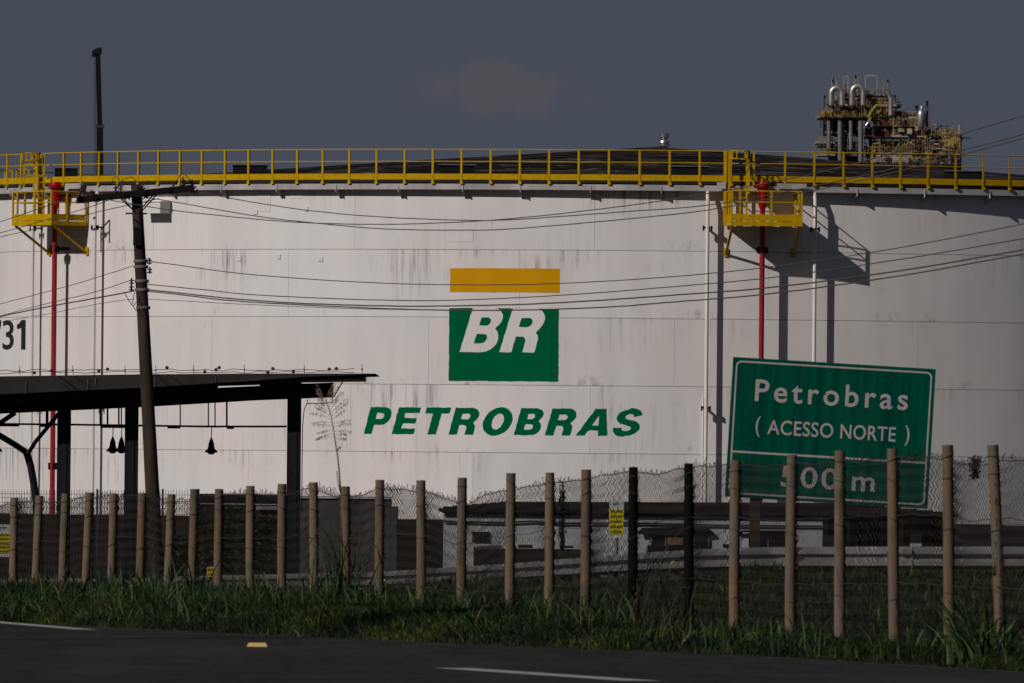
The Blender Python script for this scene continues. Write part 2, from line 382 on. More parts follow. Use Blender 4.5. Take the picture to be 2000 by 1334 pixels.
# ---------------------------------------------------------------- lettering
def text_mesh(body, offset=0.0, shear=0.0, spacing=1.0, extr=0.0, res=5):
    cu = bpy.data.curves.new('t', 'FONT'); cu.body = body; cu.size = 1; cu.offset = offset; cu.shear = shear
    cu.space_character = spacing; cu.resolution_u = res; cu.fill_mode = 'BOTH' if False else cu.fill_mode
    ob = bpy.data.objects.new('t', cu); COL.objects.link(ob)
    dg = bpy.context.evaluated_depsgraph_get(); dg.update()
    me = bpy.data.meshes.new_from_object(ob.evaluated_get(dg))
    bpy.data.objects.remove(ob); bpy.data.curves.remove(cu)
    return me
def fit_text(me, w_, h_, cap=None):
    """scale so that the lettering is w_ wide, with its height (or the height of the capitals, cap) h_; left edge and baseline at 0"""
    xs = [v.co.x for v in me.vertices]; ys = [v.co.y for v in me.vertices]
    x0, x1 = min(xs), max(xs); y0, y1 = (0.0, cap) if cap else (min(ys), max(ys))
    me.transform(Matrix.Diagonal((w_/(x1-x0), h_/(y1-y0), 1, 1)) @ Matrix.Translation((-x0, -y0, 0))); return me

# ================================================================ SETTING
def grid_sheet(name, xs, ys, zf, m, kind='structure'):
    X, Y = np.meshgrid(xs, ys); Z = zf(X.ravel(), Y.ravel())
    n, k = len(ys), len(xs); vs = np.column_stack([X.ravel(), Y.ravel(), Z])
    i = np.arange(n-1)[:, None]*k + np.arange(k-1)[None]; i = i.ravel()
    me = bpy.data.meshes.new(name); me.from_pydata(vs.tolist(), [], np.column_stack([i, i+1, i+k+1, i+k]).tolist()); me.materials.append(m)
    me.polygons.foreach_set('use_smooth', [True]*len(me.polygons)); me.update()
    o = bpy.data.objects.new(name, me); COL.objects.link(o); o['kind'] = kind; return o
xs = np.concatenate([[-6000,-3000,-1200,-500,-200,-90], np.arange(-50, -13, 1.0), np.arange(-13, 13, .3), np.arange(13, 51, 1.0), [90,200,500,1200,3000,6000]])
ys = np.concatenate([[-200, -50, 0, 40, 70], np.arange(84, 118, 1.0), np.arange(118, 190, .3), np.arange(190, 240, 1.0), np.arange(240, 420, 4), [440,500,700,1200,2500,5000,9000]])
ROADZ = 2.64
# far edge of the road, from where it is seen
EDGE = []
for px, py in ((-1200,1148),(-600,1182),(0,1214),(250,1227),(500,1239),(1000,1262),(1500,1282),(2000,1312),(2600,1352),(3300,1405)):
    Y = F*(EZ-ROADZ)/(py-Hy(px)); EDGE.append((P(px, py, Y).x, Y))
EDGE = sorted(EDGE, key=lambda q: -q[1])
ex = np.array([e[0] for e in EDGE]); ey = np.array([e[1] for e in EDGE])
def edge_dist(x, y):
    """signed distance-like measure: y beyond the road edge at that x"""
    return y - np.interp(x, ex, ey)
def gfun(x, y):
    z = ground(x, y); d = edge_dist(x, y)
    z = np.where((np.abs(x) < 60), z, z)
    t = np.clip(d/.3, 0, 1)
    upx = np.clip(x/np.maximum(y, 1)*22222+1000, 0, 2000); B = np.interp(upx, [0,300,600,1000,1300,1500,2000], [.08,.17,.22,.22,.12,.06,.03])
    fg = 1/(1/180 + (upx-28)/1911*(1/127-1/180)) - y
    z = z + np.where(d > 0, np.maximum(ROADZ+B-z, 0)*np.clip(fg/1.5+.3, 0, 1)*np.clip(d/2.2+.05, 0, 1), 0)
    z = z + .05*np.sin(x*.9+y*.23)*np.clip(d/6, 0, 1)*(y < 300)
    return np.where(d < 0.0, ROADZ-.10, (ROADZ-.10)*(1-t)+z*t)
grid_sheet('ground', xs, ys, gfun, M['soil'])
# road surface, one sheet bounded by its far edge
mb = MB(); top = [Vector((ex[i], ey[i], ROADZ)) for i in range(len(ex))]
fine = []
for i in range(len(top)-1):
    k = 24
    for j in range(k):
        t = j/k; fine.append(top[i].lerp(top[i+1], t) + Vector((0, R_.uniform(-.12, .12), 0)))
fine.append(top[-1])
tdir = (Vector((ex[-1], ey[-1], 0)) - Vector((ex[0], ey[0], 0))).normalized(); nrm = Vector((-tdir.y, tdir.x, 0))
if nrm.y > 0: nrm = -nrm
n = len(fine); vs = fine + [p + nrm*16 for p in fine] + [Vector((p.x, p.y, ROADZ-.14)) for p in fine]
mb.add(vs, [(i, i+1, n+i+1, n+i) for i in range(n-1)] + [(i, i+1, 2*n+i+1, 2*n+i) for i in range(n-1)])
road = mb.build('road', M['asphalt'], kind='structure')
def gp(px, py, h=ROADZ):
    Y = F*(EZ-h)/(py-Hy(px)); p = P(px, py, Y); return Vector((p.x, p.y, h))
def marking(a, b, wd, name='road_marking'):
    a, b = gp(*a, ROADZ+.004), gp(*b, ROADZ+.004); d = (b-a).normalized(); s_ = Vector((-d.y, d.x, 0))*wd/2
    o = MB().add([a-s_, b-s_, b+s_, a+s_], [(0,1,2,3)]).build(name, M['linepaint'], parent=None); o['kind'] = 'structure'; return o
marking((-420, 1180), (170, 1229.5), .30)
marking((885, 1304.5), (1255, 1329.5), .42)
marking((1430, 1342), (1900, 1376), .42)
o_ = marking((1500, 1283.5), (2150, 1323), .07); o_.data.materials[0] = mat('worn_edge_line', (.12, .105, .09), .9, var=.6, vscale=5)
# access road behind the fence on the right: a low kerb and an asphalt strip
mb = MB()
ap = [gp(px, py, 2.96) for px, py in ((1560, 1190), (1700, 1186), (1850, 1187), (2020, 1188), (2300, 1190))]
for a, b in zip(ap[:-1], ap[1:]): mb.beam(a, b, .14, .16)
mb.build('kerb', mat('kerb_stone', (.13, .11, .10), .9, var=.5, vscale=3), kind='structure')

# ================================================================ TANK
TR = 27.5; TC = Vector((P(1275, 880, 414+TR).x, 414+TR, 0)); CH = 2.465; RIM = EZ + 9.79
ZS = [0, EZ-2*CH+CH, EZ, EZ+CH, EZ+2*CH, EZ+3*CH, RIM]
ZS[1] = EZ-CH
def T(th, r, z): return Vector((TC.x + r*math.sin(th), TC.y - r*math.cos(th), z))
def th_of(px, r=TR):
    t = 0.0
    for _ in range(60):
        sc_ = F/(TC.y - r*math.cos(t)); t = math.asin(max(-1, min(1, ((px-1000)/sc_ - TC.x)/r)))
    return t
def z_of(py, px, r=TR):
    t = th_of(px, r); return P(px, py, TC.y - r*math.cos(t)).z
tank = thing('storage_tank', (TC.x, TC.y, 0), 'huge white round oil tank with green wordmark, yellow railing and dark roof', 'storage tank')
TO = ORG[tank.name]
def put_uv(me, f_arc, f_plate):
    for nm, fn in (('arc', f_arc), ('plate', f_plate)):
        lay = me.uv_layers.new(name=nm)
        for lp in me.loops: lay.data[lp.index].uv = fn(me.vertices[lp.vertex_index].co)
NP = 19; OFF = [-7, -14.5, -5.5, -18.1, -11.0, -5.3]
for ci in range(6):
    z0, z1 = ZS[ci]+.008, ZS[ci+1]-.008
    for k in range(NP):
        a0 = math.radians(OFF[ci]) + 2*math.pi*k/NP; a1 = a0 + 2*math.pi/NP; g = .004/TR
        if math.cos((a0+a1)/2) < -.35: continue          # the far side of the shell is one backing ring
        mb = MB(); nseg = 14
        for i in range(nseg+1):
            a = a0+g+(a1-a0-2*g)*i/nseg
            for r, z in ((TR, z0), (TR, z1), (TR-.012, z1), (TR-.012, z0)): mb.v.append(T(a, r, z))
        for i in range(nseg):
            b = i*4; mb.f += [(b, b+4, b+5, b+1), (b+1, b+5, b+6, b+2), (b+3, b+7, b+4, b), (b+2, b+6, b+7, b+3)]
        mb.f += [(0,1,2,3), (nseg*4, nseg*4+3, nseg*4+2, nseg*4+1)]
        o = mb.build('shell_plate', M['tank'], tank)
        me = o.data
        me.polygons.foreach_set('use_smooth', [False]*len(me.polygons))
        nr = []
        am = (a0+a1)/2
        def arc(co, am=am):
            a = math.atan2(co.x, -co.y)
            while a < am-math.pi: a += 2*math.pi
            while a > am+math.pi: a -= 2*math.pi
            return (a*TR, co.z)
        def plt(co, am=am, z0=z0, z1=z1, k=k):
            a = math.atan2(co.x, -co.y)
            while a < am-math.pi: a += 2*math.pi
            while a > am+math.pi: a -= 2*math.pi
            return ((a-a0)/(a1-a0), (co.z-z0)/(z1-z0))
        put_uv(me, arc, plt)
        for p in me.polygons: p.use_smooth = True
        try: me.set_sharp_from_angle(angle=math.radians(30))
        except Exception: pass
mb = MB().lathe((TC.x, TC.y, 0), [(TR-.013, .0), (TR-.013, RIM-.01)], 512)
mb.build('shell_backing', M['seam'], tank, smooth=True)

# paint on the shell -------------------------------------------------
def wrap(me, th0, zb, name, m, r=TR+.006, step=.3):
    """lay a flat mesh (x along the arc, y up, metres) onto the shell as a part of the tank"""
    bm = bmesh.new(); bm.from_mesh(me)
    xs_ = [v.co.x for v in bm.verts]; x = math.floor(min(xs_)/step)*step
    while x < max(xs_):
        x += step
        bmesh.ops.bisect_plane(bm, geom=bm.verts[:]+bm.edges[:]+bm.faces[:], plane_co=(x,0,0), plane_no=(1,0,0))
    bmesh.ops.triangulate(bm, faces=bm.faces)
    for v in bm.verts:
        v.co = T(th0 + v.co.x/TR, r, zb+v.co.y) - TO
    bm.to_mesh(me); bm.free(); me.name = name; me.materials.clear(); me.materials.append(m)
    # normals outward
    for p in me.polygons:
        if p.normal.dot(Vector((p.center.x, p.center.y, 0))) < 0: p.flip()
    put_uv(me, lambda co: (math.atan2(co.x, -co.y)*TR, co.z), lambda co: (.5, np.interp(co.z % CH, [0, CH], [.02, .98])))
    o = bpy.data.objects.new(name, me); COL.objects.link(o); o.parent = tank; ORG[o.name] = TO; return o
def rect_mesh(w_, h_, jag=0.0):
    me = bpy.data.meshes.new('r'); vs, n_ = [], 26
    for i in range(n_+1): vs.append((w_*i/n_, R_.uniform(-jag, jag), 0))
    for i in range(1, n_): vs.append((w_+R_.uniform(-jag, jag), h_*i/n_, 0))
    for i in range(n_, -1, -1): vs.append((w_*i/n_, h_+R_.uniform(-jag, jag), 0))
    for i in range(n_-1, 0, -1): vs.append((R_.uniform(-jag, jag), h_*i/n_, 0))
    me.from_pydata(vs, [], [tuple(range(len(vs)))]); return me
def shell_span(x0, x1): return th_of(x0), (th_of(x1)-th_of(x0))*TR
# heavy oblique letters as outlines on a unit-height box (x right, y up), with holes
def arcpts(cx, cy, rx, ry, a0, a1, n_=10):
    return [(cx+rx*math.cos(math.radians(a0+(a1-a0)*i/n_)), cy+ry*math.sin(math.radians(a0+(a1-a0)*i/n_))) for i in range(n_+1)]
S_ = .27   # stem width
def glyph(ch):
    if ch == 'P': return ([[(0,0),(S_,0),(S_,.34),(.46,.34)] + arcpts(.50,.67,.27,.33,-90,90) + [(0,1)]], [[(S_,.56),(.42,.56)] + arcpts(.43,.67,.10,.11,-90,90,6) + [(S_,.78)]], .82)
    if ch == 'E': return ([[(0,0),(.74,0),(.74,.21),(S_,.21),(S_,.40),(.69,.40),(.69,.60),(S_,.60),(S_,.79),(.73,.79),(.73,1),(0,1)]], [], .80)
    if ch == 'T': return ([[(.26,0),(.54,0),(.54,.78),(.80,.78),(.80,1),(0,1),(0,.78),(.26,.78)]], [], .82)
    if ch == 'R': return ([[(0,0),(S_,0),(S_,.36),(.40,.36)] + arcpts(.40,.24,.12,.12,90,0,4) + [(.52,.0),(.80,0),(.79,.26)] + arcpts(.64,.28,.15,.17,0,70,4) + arcpts(.53,.71,.28,.29,-50,90,9) + [(0,1)]],
                          [[(S_,.57),(.44,.57)] + arcpts(.45,.675,.10,.105,-90,90,6) + [(S_,.78)]], .88)
    if ch == 'O': return ([arcpts(.46,.5,.46,.53,0,360,36)[:-1]], [arcpts(.46,.5,.185,.30,0,360,28)[:-1]], .96)
    if ch == 'B': return ([[(0,0),(.48,0)] + arcpts(.52,.28,.28,.28,-90,60,8) + arcpts(.50,.75,.26,.25,-50,90,8) + [(0,1)]],
                          [[(S_,.20),(.43,.20)] + arcpts(.44,.305,.10,.105,-90,90,6) + [(S_,.41)], [(S_,.60),(.42,.60)] + arcpts(.42,.695,.09,.095,-90,90,6) + [(S_,.79)]], .86)
    if ch == 'A': return ([[(-.04,0),(.23,0),(.31,.20),(.62,.20),(.66,0),(.95,0),(.68,1),(.34,1)]], [[(.375,.38),(.585,.38),(.50,.76)]], .93)
    if ch == 'S':
        o = [(.0,.30),(.26,.30)] + arcpts(.40,.31,.14,.13,180,270,4) + arcpts(.41,.285,.145,.105,-90,80,6) + arcpts(.37,.72,.34,.34,262,100,14)[:0]
        o += [(.30,.42)] + arcpts(.34,.70,.32,.28,235,95,10) + arcpts(.45,.72,.35,.32,100,12,8) + [(.54,.72)] + arcpts(.43,.73,.11,.09,0,110,4) + arcpts(.37,.715,.09,.09,110,250,5)
        o += [(.52,.585)] + arcpts(.46,.30,.36,.29,60,-90,12) + arcpts(.38,.28,.38,.31,-90,-185,8)
        return ([o], [], .88)
def glyph_curve(word, h_, w_, sh, gap=.0, jag=.0):
    """lettering as one flat mesh: height h_, total width w_, sheared"""
    x = 0.0; spl = []
    for ch in word:
        outs, holes, adv = glyph(ch)
        for poly in outs+holes: spl.append([(x+p[0], p[1]) for p in poly])
        x += adv+gap
    pts = [(p[0]+sh*p[1], p[1]) for s in spl for p in s]; x0 = min(p[0] for p in pts); x1 = max(p[0] for p in pts)
    k = w_/(x1-x0)
    cu = bpy.data.curves.new('g', 'CURVE'); cu.dimensions = '2D'; cu.fill_mode = 'BOTH'
    for s in spl:
        # subdivide long edges so that brush-painted edges can waver
        q = []
        for i, p in enumerate(s):
            p2 = s[(i+1) % len(s)]; n_ = max(1, int(math.hypot(p2[0]-p[0], p2[1]-p[1])/.09))
            for j in range(n_): q.append((p[0]+(p2[0]-p[0])*j/n_ + R_.uniform(-jag, jag), p[1]+(p2[1]-p[1])*j/n_ + R_.uniform(-jag, jag)))
        sp = cu.splines.new('POLY'); sp.points.add(len(q)-1); sp.use_cyclic_u = True
        for i, p in enumerate(q): sp.points[i].co = ((p[0]+sh*p[1]-x0)*k, p[1]*h_, 0, 1)
    ob = bpy.data.objects.new('g', cu); COL.objects.link(ob); dg = bpy.context.evaluated_depsgraph_get(); dg.update()
    me = bpy.data.meshes.new_from_object(ob.evaluated_get(dg)); bpy.data.objects.remove(ob); bpy.data.curves.remove(cu); return me

t0, wd = shell_span(878, 1092); z0, z1 = z_of(571, 985), z_of(524, 985)
wrap(rect_mesh(wd, z1-z0, .008), t0, z0, 'yellow_bar', M['tank_yellow'])
t0, wd = shell_span(877, 1091); z0, z1 = z_of(744.5, 985), z_of(602, 985)
wrap(rect_mesh(wd, z1-z0, .010), t0, z0, 'green_square', M['tank_green'])
t0, wd = shell_span(898, 1064); zb = z_of(688, 985)
wrap(glyph_curve('BR', z1-.0-zb+.001, wd, .30, .06, .006), t0, zb, 'emblem_lettering', M['tank_print_white'], TR+.012)
t0, wd = shell_span(712, 1256); zb = z_of(849.5, 985); zt = z_of(797, 985)
wrap(glyph_curve('PETROBRAS', zt-zb, wd, .24, .13, .010), t0, zb, 'wordmark_lettering', M['tank_green'])
def digit_mesh(ch):
    if ch == '3': return text_mesh('3', .012)
    poly = [(0,.70),(0,.84),(.30,.90),(.52,1),(1,1),(1,0),(.50,0),(.50,.74),(.28,.70)] if ch == '1' else [(0,1),(1,1),(1,.84),(.55,0),(.25,0),(.72,.80),(0,.80)]
    me = bpy.data.meshes.new('d'); me.from_pydata([(x, y, 0) for x, y in poly], [], [tuple(range(len(poly)))]); return me
# the tank number, black, at the left
for ch, x0, x1 in (('7', -24, 2), ('3', 5, 27), ('1', 33, 50)):
    t0, wd = shell_span(x0, x1); me = digit_mesh(ch); zb = z_of(683, 25); zt = z_of(625, 25)
    fit_text(me, wd, zt-zb); o = wrap(me, t0, zb, 'number_digit', M['tank_black'])
# small square pads and faint patch plates welded on the shell
for px, py, s_ in ((497,414,.17), (543,501,.17), (625,506,.17), (466,505,.17), (596,408,.16)):
    mb = MB(); t = th_of(px); z = z_of(py, px); a = s_/2/TR
    for q in ((-a,-s_/2), (a,-s_/2), (a,s_/2), (-a,s_/2)): pass
    base = [T(t-a, TR, z-s_/2), T(t+a, TR, z-s_/2), T(t+a, TR, z+s_/2), T(t-a, TR, z+s_/2)]
    mb.prism(base, (T(t, TR+.03, 0)-T(t, TR, 0))).build('pad_plate', M['whitepipe'], tank)
for px0, px1, py0, py1 in ((500, 526, 374, 413), (565, 588, 372, 388), (873, 922, 444, 472)):
    a0, a1 = th_of(px0), th_of(px1); z0, z1 = z_of(py1, px0), z_of(py0, px0)
    mb = MB()
    for i in range(5):
        a = a0+(a1-a0)*i/4
        for r, z in ((TR, z0), (TR+.012, z0), (TR+.012, z1), (TR, z1)): mb.v.append(T(a, r, z))
    for i in range(4):
        b = i*4; mb.f += [(b, b+4, b+5, b+1), (b+1, b+5, b+6, b+2), (b+2, b+6, b+7, b+3)]
    mb.f += [(0,1,2,3), (16,19,18,17)]
    mb.build('patch_plate', mat('patch_paint', (.70, .66, .64), .6, var=.05), tank)

# rings around the rim ---------------------------------------------------
def ring(name, prof, m, n_=256, smooth=True, a0=-math.pi, a1=math.pi):
    mb = MB(); k = len(prof); closed = abs(a1-a0-2*math.pi) < 1e-6; cnt = n_ if closed else n_+1
    for i in range(cnt):
        a = a0+(a1-a0)*i/n_
        for r, z in prof: mb.v.append(T(a, r, z))
    for i in range(n_):
        j = (i+1) % cnt
        for q in range(k): mb.f.append((i*k+q, j*k+q, j*k+(q+1) % k, i*k+(q+1) % k))
    return mb.build(name, m, tank, smooth=smooth)
GW = .36
ring('wind_girder', [(TR, RIM), (TR+GW, RIM), (TR+GW, RIM-.21), (TR+GW-.02, RIM-.21), (TR+GW-.02, RIM-.02), (TR, RIM-.02)], M['galv'])
ring('walkway_floor', [(TR-.45, RIM+.05), (TR+GW-.03, RIM+.05), (TR+GW-.03, RIM+.13), (TR-.45, RIM+.13)], M['grating'])
RR = TR+GW+.01
ring('toe_board', [(RR-.02, RIM+.15), (RR, RIM+.15), (RR, RIM+.365), (RR-.02, RIM+.365)], M['yellow'])
rail = ring('handrail', [(RR+.01+.022*math.cos(a), RIM+1.25+.022*math.sin(a)) for a in np.linspace(0, 2*math.pi, 7)[:-1]], M['yellow'])
ring('middle_rail', [(RR+.01+.02*math.cos(a), RIM+.81+.02*math.sin(a)) for a in np.linspace(0, 2*math.pi, 7)[:-1]], M['yellow'])
# posts: L-angles set round the rim, shared mesh
pm = MB(); pm.box((.0, -.0, .625), (.075, .012, 1.25)); pm.box((.0315, .034, .625), (.012, .056, 1.25)); pm.box((0.02, -.03, .04), (.12, .05, .09))
src = None
PITCH_A = math.radians(2.2615); A0 = th_of(121, RR)
def post_m(a): return Matrix.Translation(T(a, RR+.015, RIM)-TO) @ Matrix.Rotation(a, 4, 'Z')
skip = set()
pxs = {0:121,1:155,2:190,3:227,4:267,5:306,6:348,7:391,8:436,9:482,10:529,11:577,12:627,13:679,14:732,15:787,16:842,17:898,18:955,19:1012,20:1069,21:1127,22:1186,23:1246,24:1304.5,25:1363,28:1530,29:1587,30:1644,31:1700,32:1755,33:1809,34:1863,35:1917,36:1968}
ang = [th_of(x, RR) for x in pxs.values()] + [th_of(x, RR) for x in (11, 38, 68, 1424, 1469)]
a = ang[0]; a = th_of(11, RR)
while a > -1.95: a -= PITCH_A*.9; ang.append(a)
a = th_of(1968, RR)
while a < 1.9: a += PITCH_A; ang.append(a)
for a in sorted(ang):
    if src is None: src = pm.build('railing_post', M['yellow'], tank); src.data.transform(Matrix.Translation(TO)); src.matrix_local = post_m(a)
    else: inst(src, tank, post_m(a))
# gussets under the girder
gm = MB().prism([(0, 0, -.0), (0, -GW-.02, -.03), (0, -GW-.05, -.30), (0, -GW+.06, -.33), (0, 0, -.55)], (.02, 0, 0)); src = None
ga = [th_of(x, TR+GW) for x in (451, 559, 679, 752, 883, 1013, 1150, 1288, 1416, 1671, 1803, 1930)]
ga = [th_of(x, TR+GW) for x in (1013, 1150, 1288, 1671, 1803, 1930)] + [math.radians(k*5.1) for k in range(-30, -2)] + [math.radians(26.5+k*5.1) for k in range(1, 15)]
for a in ga:
    mm = Matrix.Translation(T(a, TR+.0, RIM-.0)-TO) @ Matrix.Rotation(a, 4, 'Z')
    if src is None: src = gm.build('girder_gusset', M['galv'], tank); src.data.transform(Matrix.Translation(TO)); src.matrix_local = mm
    else: inst(src, tank, mm)
# roof
prof = [(TR-.02, RIM-.15), (TR-.05, RIM+.03)] + [((TR-.05)*(1-t), RIM+.03+2.1*(t*1.12-.12*t*t)) for t in np.linspace(.08, .97, 12)] + [(.02, RIM+2.13)]
MB().lathe((TC.x, TC.y, 0), prof, 160).build('roof', M['roof'], tank, smooth=True)
# roof vents and boxes
def roof_z(r): t = 1-r/(TR-.05); return RIM+.03+2.1*(t*1.12-.12*t*t)
def roof_box(px0, px1, py0, py1, rr, dp, hood=True):
    xr = P((px0+px1)/2, py0, TC.y).x - TC.x; rr = math.sqrt(max(4, 25.3**2 - (xr*.96)**2)); Yd = TC.y - rr; a = P(px0, py0, Yd); b = P(px1, py1, Yd)
    mb = MB(); wd = b.x-a.x; z0 = roof_z((Vector(((a.x+b.x)/2, Yd, 0))-Vector((TC.x, TC.y, 0))).length)-.05; cx = (a.x+b.x)/2
    mb.prism([(cx-wd/2, Yd, z0), (cx-wd/2, Yd, a.z-.12), (cx-wd/2-.02, Yd+dp*.3, a.z), (cx-wd/2-.02, Yd+dp, a.z), (cx-wd/2, Yd+dp, z0)], (wd, 0, 0))
    o = mb.build('roof_vent_box', M['canopydark'], tank)
    MB().box((cx, Yd+dp*.55, a.z+.015), (wd+.06, dp*.9, .03)).build('lid', M['grey'], o)
roof_box(107, 150, 328, 342, 20.3, 1.2); roof_box(455, 522, 322, 337, 23.5, 1.0); roof_box(857, 928, 322, 338, 24.9, 1.0)
roof_box(1313, 1384, 325, 341, 25.2, 1.0); roof_box(1846, 1920, 334, 349, 22.0, 1.0)
q = P(1297, 300, TC.y)
MB().lathe((q.x, q.y, RIM+2.05), [(.16, 0), (.16, .10), (.25, .12), (.25, .17), (.17, .19), (.17, .22), (.25, .25), (.23, .31), (.10, .36), (.11, .42), (.19, .46), (.19, .60), (.16, .62)], 20).build('centre_vent', M['steel'], tank, smooth=True)

# foam stations: ladder, cage, platform, riser with chamber --------------------
def station(th, lab):
    rad = Vector((math.sin(th), -math.cos(th), 0)); tan = Vector((math.cos(th), math.sin(th), 0)); up = Vector((0,0,1))
    c0 = Vector((TC.x, TC.y, 0)) + rad*TR
    def L(t, r, z): return c0 + tan*t + rad*r + up*z
    zf = RIM - 1.34; w2, dp = 1.28, 1.64
    for k in range(11):
        MB().box(L(0, .12+(k+.5)*(dp-.16)/11, zf), (2*w2-.08, (dp-.16)/11-.018, .04), Matrix.Rotation(th, 3, 'Z')).build('floor_plank', M['yellow'], tank)
    mb = MB()
    for a, b in (((-w2, .05), (-w2, dp)), ((w2, .05), (w2, dp)), ((-w2-.03, dp), (w2+.03, dp))):
        mb.beam(L(a[0], a[1], zf-.06), L(b[0], b[1], zf-.06), .06, .16)
    mb.build('platform_frame', M['yellow'], tank)
    mb = MB()
    for a, b in (((-w2, .3), (-w2, dp)), ((w2, .05), (w2, dp)), ((-w2-.02, dp+.02), (w2+.02, dp+.02))):
        mb.beam(L(a[0], a[1], zf+.16), L(b[0], b[1], zf+.16), .015, .24)
    mb.build('platform_toe_board', M['yellow'], tank)
    for z in (1.12, .72):
        mb = MB().path([L(-w2, .3, zf+z), L(-w2, dp, zf+z), L(w2, dp, zf+z), L(w2, .05, zf+z)], .026, 6); mb.build('platform_rail', M['yellow'], tank)
    for (t, r) in ((-w2, dp), (-.98, dp), (.17, dp), (w2, dp), (w2, .1), (w2, .95), (-w2, .35), (-w2, 1.1)):
        MB().beam(L(t, r+.01, zf-.14), L(t, r+.01, zf+1.12), .07, .05, rad).build('platform_post', M['yellow'], tank)
    for s_ in (-1, 1):
        MB().beam(L(s_*w2*.97, dp-.08, zf-.14), L(s_*w2*.97, .05, zf-1.12), .09, .07).build('bracket_strut', M['yellow'], tank)
        MB().box(L(s_*w2*.97, .02, zf-1.08), (.16, .04, .3), Matrix.Rotation(th, 3, 'Z')).build('wall_plate', M['yellow'], tank)
    # ladder from the walkway down to the platform, at the left end
    lt, lr = -.93, .72
    lad = MB()
    for s_ in (-.24, .24): lad.beam(L(lt+s_*1.35, lr, zf), L(lt+s_*1.35, lr, RIM+1.25), .07, .05)
    ladder = lad.build('ladder', M['yellow'], tank)
    z = zf+.3
    while z < RIM+.2:
        MB().path([L(lt-.31, lr, z), L(lt+.31, lr, z)], .016, 6).build('rung', M['yellow'], ladder); z += .3
    MB().beam(L(lt-.42, GW+.05, zf-.05), L(lt-.42, GW+.05, RIM+1.27), .13, .09).build('ladder_upright', M['yellow'], tank)
    cage = MB()
    for z in (RIM+1.24, RIM+.96):
        cage.path([L(lt+.36*math.sin(a), lr+.0+.40*(1-math.cos(a))*.9, z) for a in np.linspace(-2.9, 2.9, 15)], .024, 6)
    for a in (-1.5, -.9+math.pi*.0, 2.2, 2.7, -2.2, -2.7, 1.5):
        cage.beam(L(lt+.36*math.sin(a), lr+.40*(1-math.cos(a))*.9, RIM+.96), L(lt+.36*math.sin(a), lr+.40*(1-math.cos(a))*.9, RIM+1.24), .04, .02)
    for a in (1.5, 1.15):
        cage.beam(L(lt+.36*math.sin(a), lr+.40*(1-math.cos(a))*.9, RIM-.3), L(lt+.36*math.sin(a), lr+.40*(1-math.cos(a))*.9, RIM+1.24), .05, .02)
    cage.build('ladder_cage', M['yellow'], tank)
    # grey fascia plates beside the opening
    MB().box(L(1.05, GW+.13, RIM-.0), (1.15, .03, .20), Matrix.Rotation(th, 3, 'Z')).build('landing_plate', M['galv'], tank)
    MB().box(L(-1.50, GW+.13, RIM-.0), (.32, .03, .24), Matrix.Rotation(th, 3, 'Z')).build('landing_plate', M['galv'], tank)
    # riser
    pr = .62; zc = zf+.62
    rp = MB().path([L(0, pr, .8), L(0, pr, zf+.35)], .095, 12).build('foam_riser', M['redpipe'], tank, smooth=True)
    MB().lathe(L(0, pr, zf+.30), [(.095, 0), (.095, .18), (.13, .24), (.17, .40), (.17, .52), (.17, .96), (.25, .98), (.25, 1.03), (.26, 1.03), (.26, 1.09), (.20, 1.10), (.17, 1.2)], 18).build('foam_chamber', M['red'], tank, smooth=True)
    MB().path([L(0, pr, zf+.9), L(.05, pr*.4, zf+.9), L(.05, 0, zf+.9)], .14, 10).build('foam_outlet', mat('dark_red_paint', (.12, .01, .01), .5), tank, smooth=True)
    for z in (zf-.98, 4.3):
        mb = MB().box(L(0, pr-.02, z), (.44, .10, .13), Matrix.Rotation(th, 3, 'Z')); mb.box(L(.0, pr/2, z), (.12, pr, .1), Matrix.Rotation(th, 3, 'Z')); mb.box(L(-.14, pr, z-.02), (.08, .16, .26), Matrix.Rotation(th, 3, 'Z')); mb.box(L(.14, pr, z-.02), (.08, .16, .26), Matrix.Rotation(th, 3, 'Z'))
        mb.build('pipe_clamp', M['black'], rp)
TH_R = th_of(1487, TR+.62); TH_L = th_of(105, TR+.62)
station(TH_R, 'right'); station(TH_L, 'left')
# white pipes
def white_pipe(px, zb=.3, r=.07, off=.42):
    th = th_of(px, TR+off); rad = Vector((math.sin(th), -math.cos(th), 0)); c0 = Vector((TC.x, TC.y, 0)) + rad*TR
    zt = RIM-.23
    o = MB().path([c0+rad*off+Vector((0,0,zb)), c0+rad*off+Vector((0,0,zt-.5)), c0+rad*(off-.02)+Vector((0,0,zt-.3)), c0+rad*(off-.1)+Vector((0,0,zt-.05)), c0+rad*(off-.12)+Vector((0,0,zt))], r, 10).build('drain_pipe', M['whitepipe'], tank, smooth=True)
    for z in (EZ+8.25, EZ+1.7):
        mb = MB(); R3 = Matrix.Rotation(th, 3, 'Z')
        mb.box(c0+rad*(off-.01)+Vector((0,0,z)), (.36, .05, .07), R3); mb.box(c0+rad*(off/2)+Vector((0,0,z)), (.08, off, .06), R3)
        for s_ in (-1, 1): mb.box(c0+rad*off+R3@Vector((s_*.15, 0, -.02)) + Vector((0,0,z)), (.06, .09, .18), R3)
        mb.build('pipe_clamp', M['black'], o)
for px in (1380, 1590, 62, 183): white_pipe(px)
MB().path([T(th_of(1374), TR+.06, 3.0), T(th_of(1374), TR+.06, 7.0)], .04, 8).build('cable_conduit', M['whitepipe'], tank)
# equipment box below the girder at the left
th = th_of(311); R3 = Matrix.Rotation(th, 3, 'Z'); z = z_of(406, 311)
o = MB().box(T(th, TR+.28, z), (1.05, .55, .42), R3).build('equipment_box', M['whitepipe'], tank)
MB().box(T(th, TR+.28, z+.22), (1.15, .62, .03), R3).build('box_lid', M['whitepipe'], o)
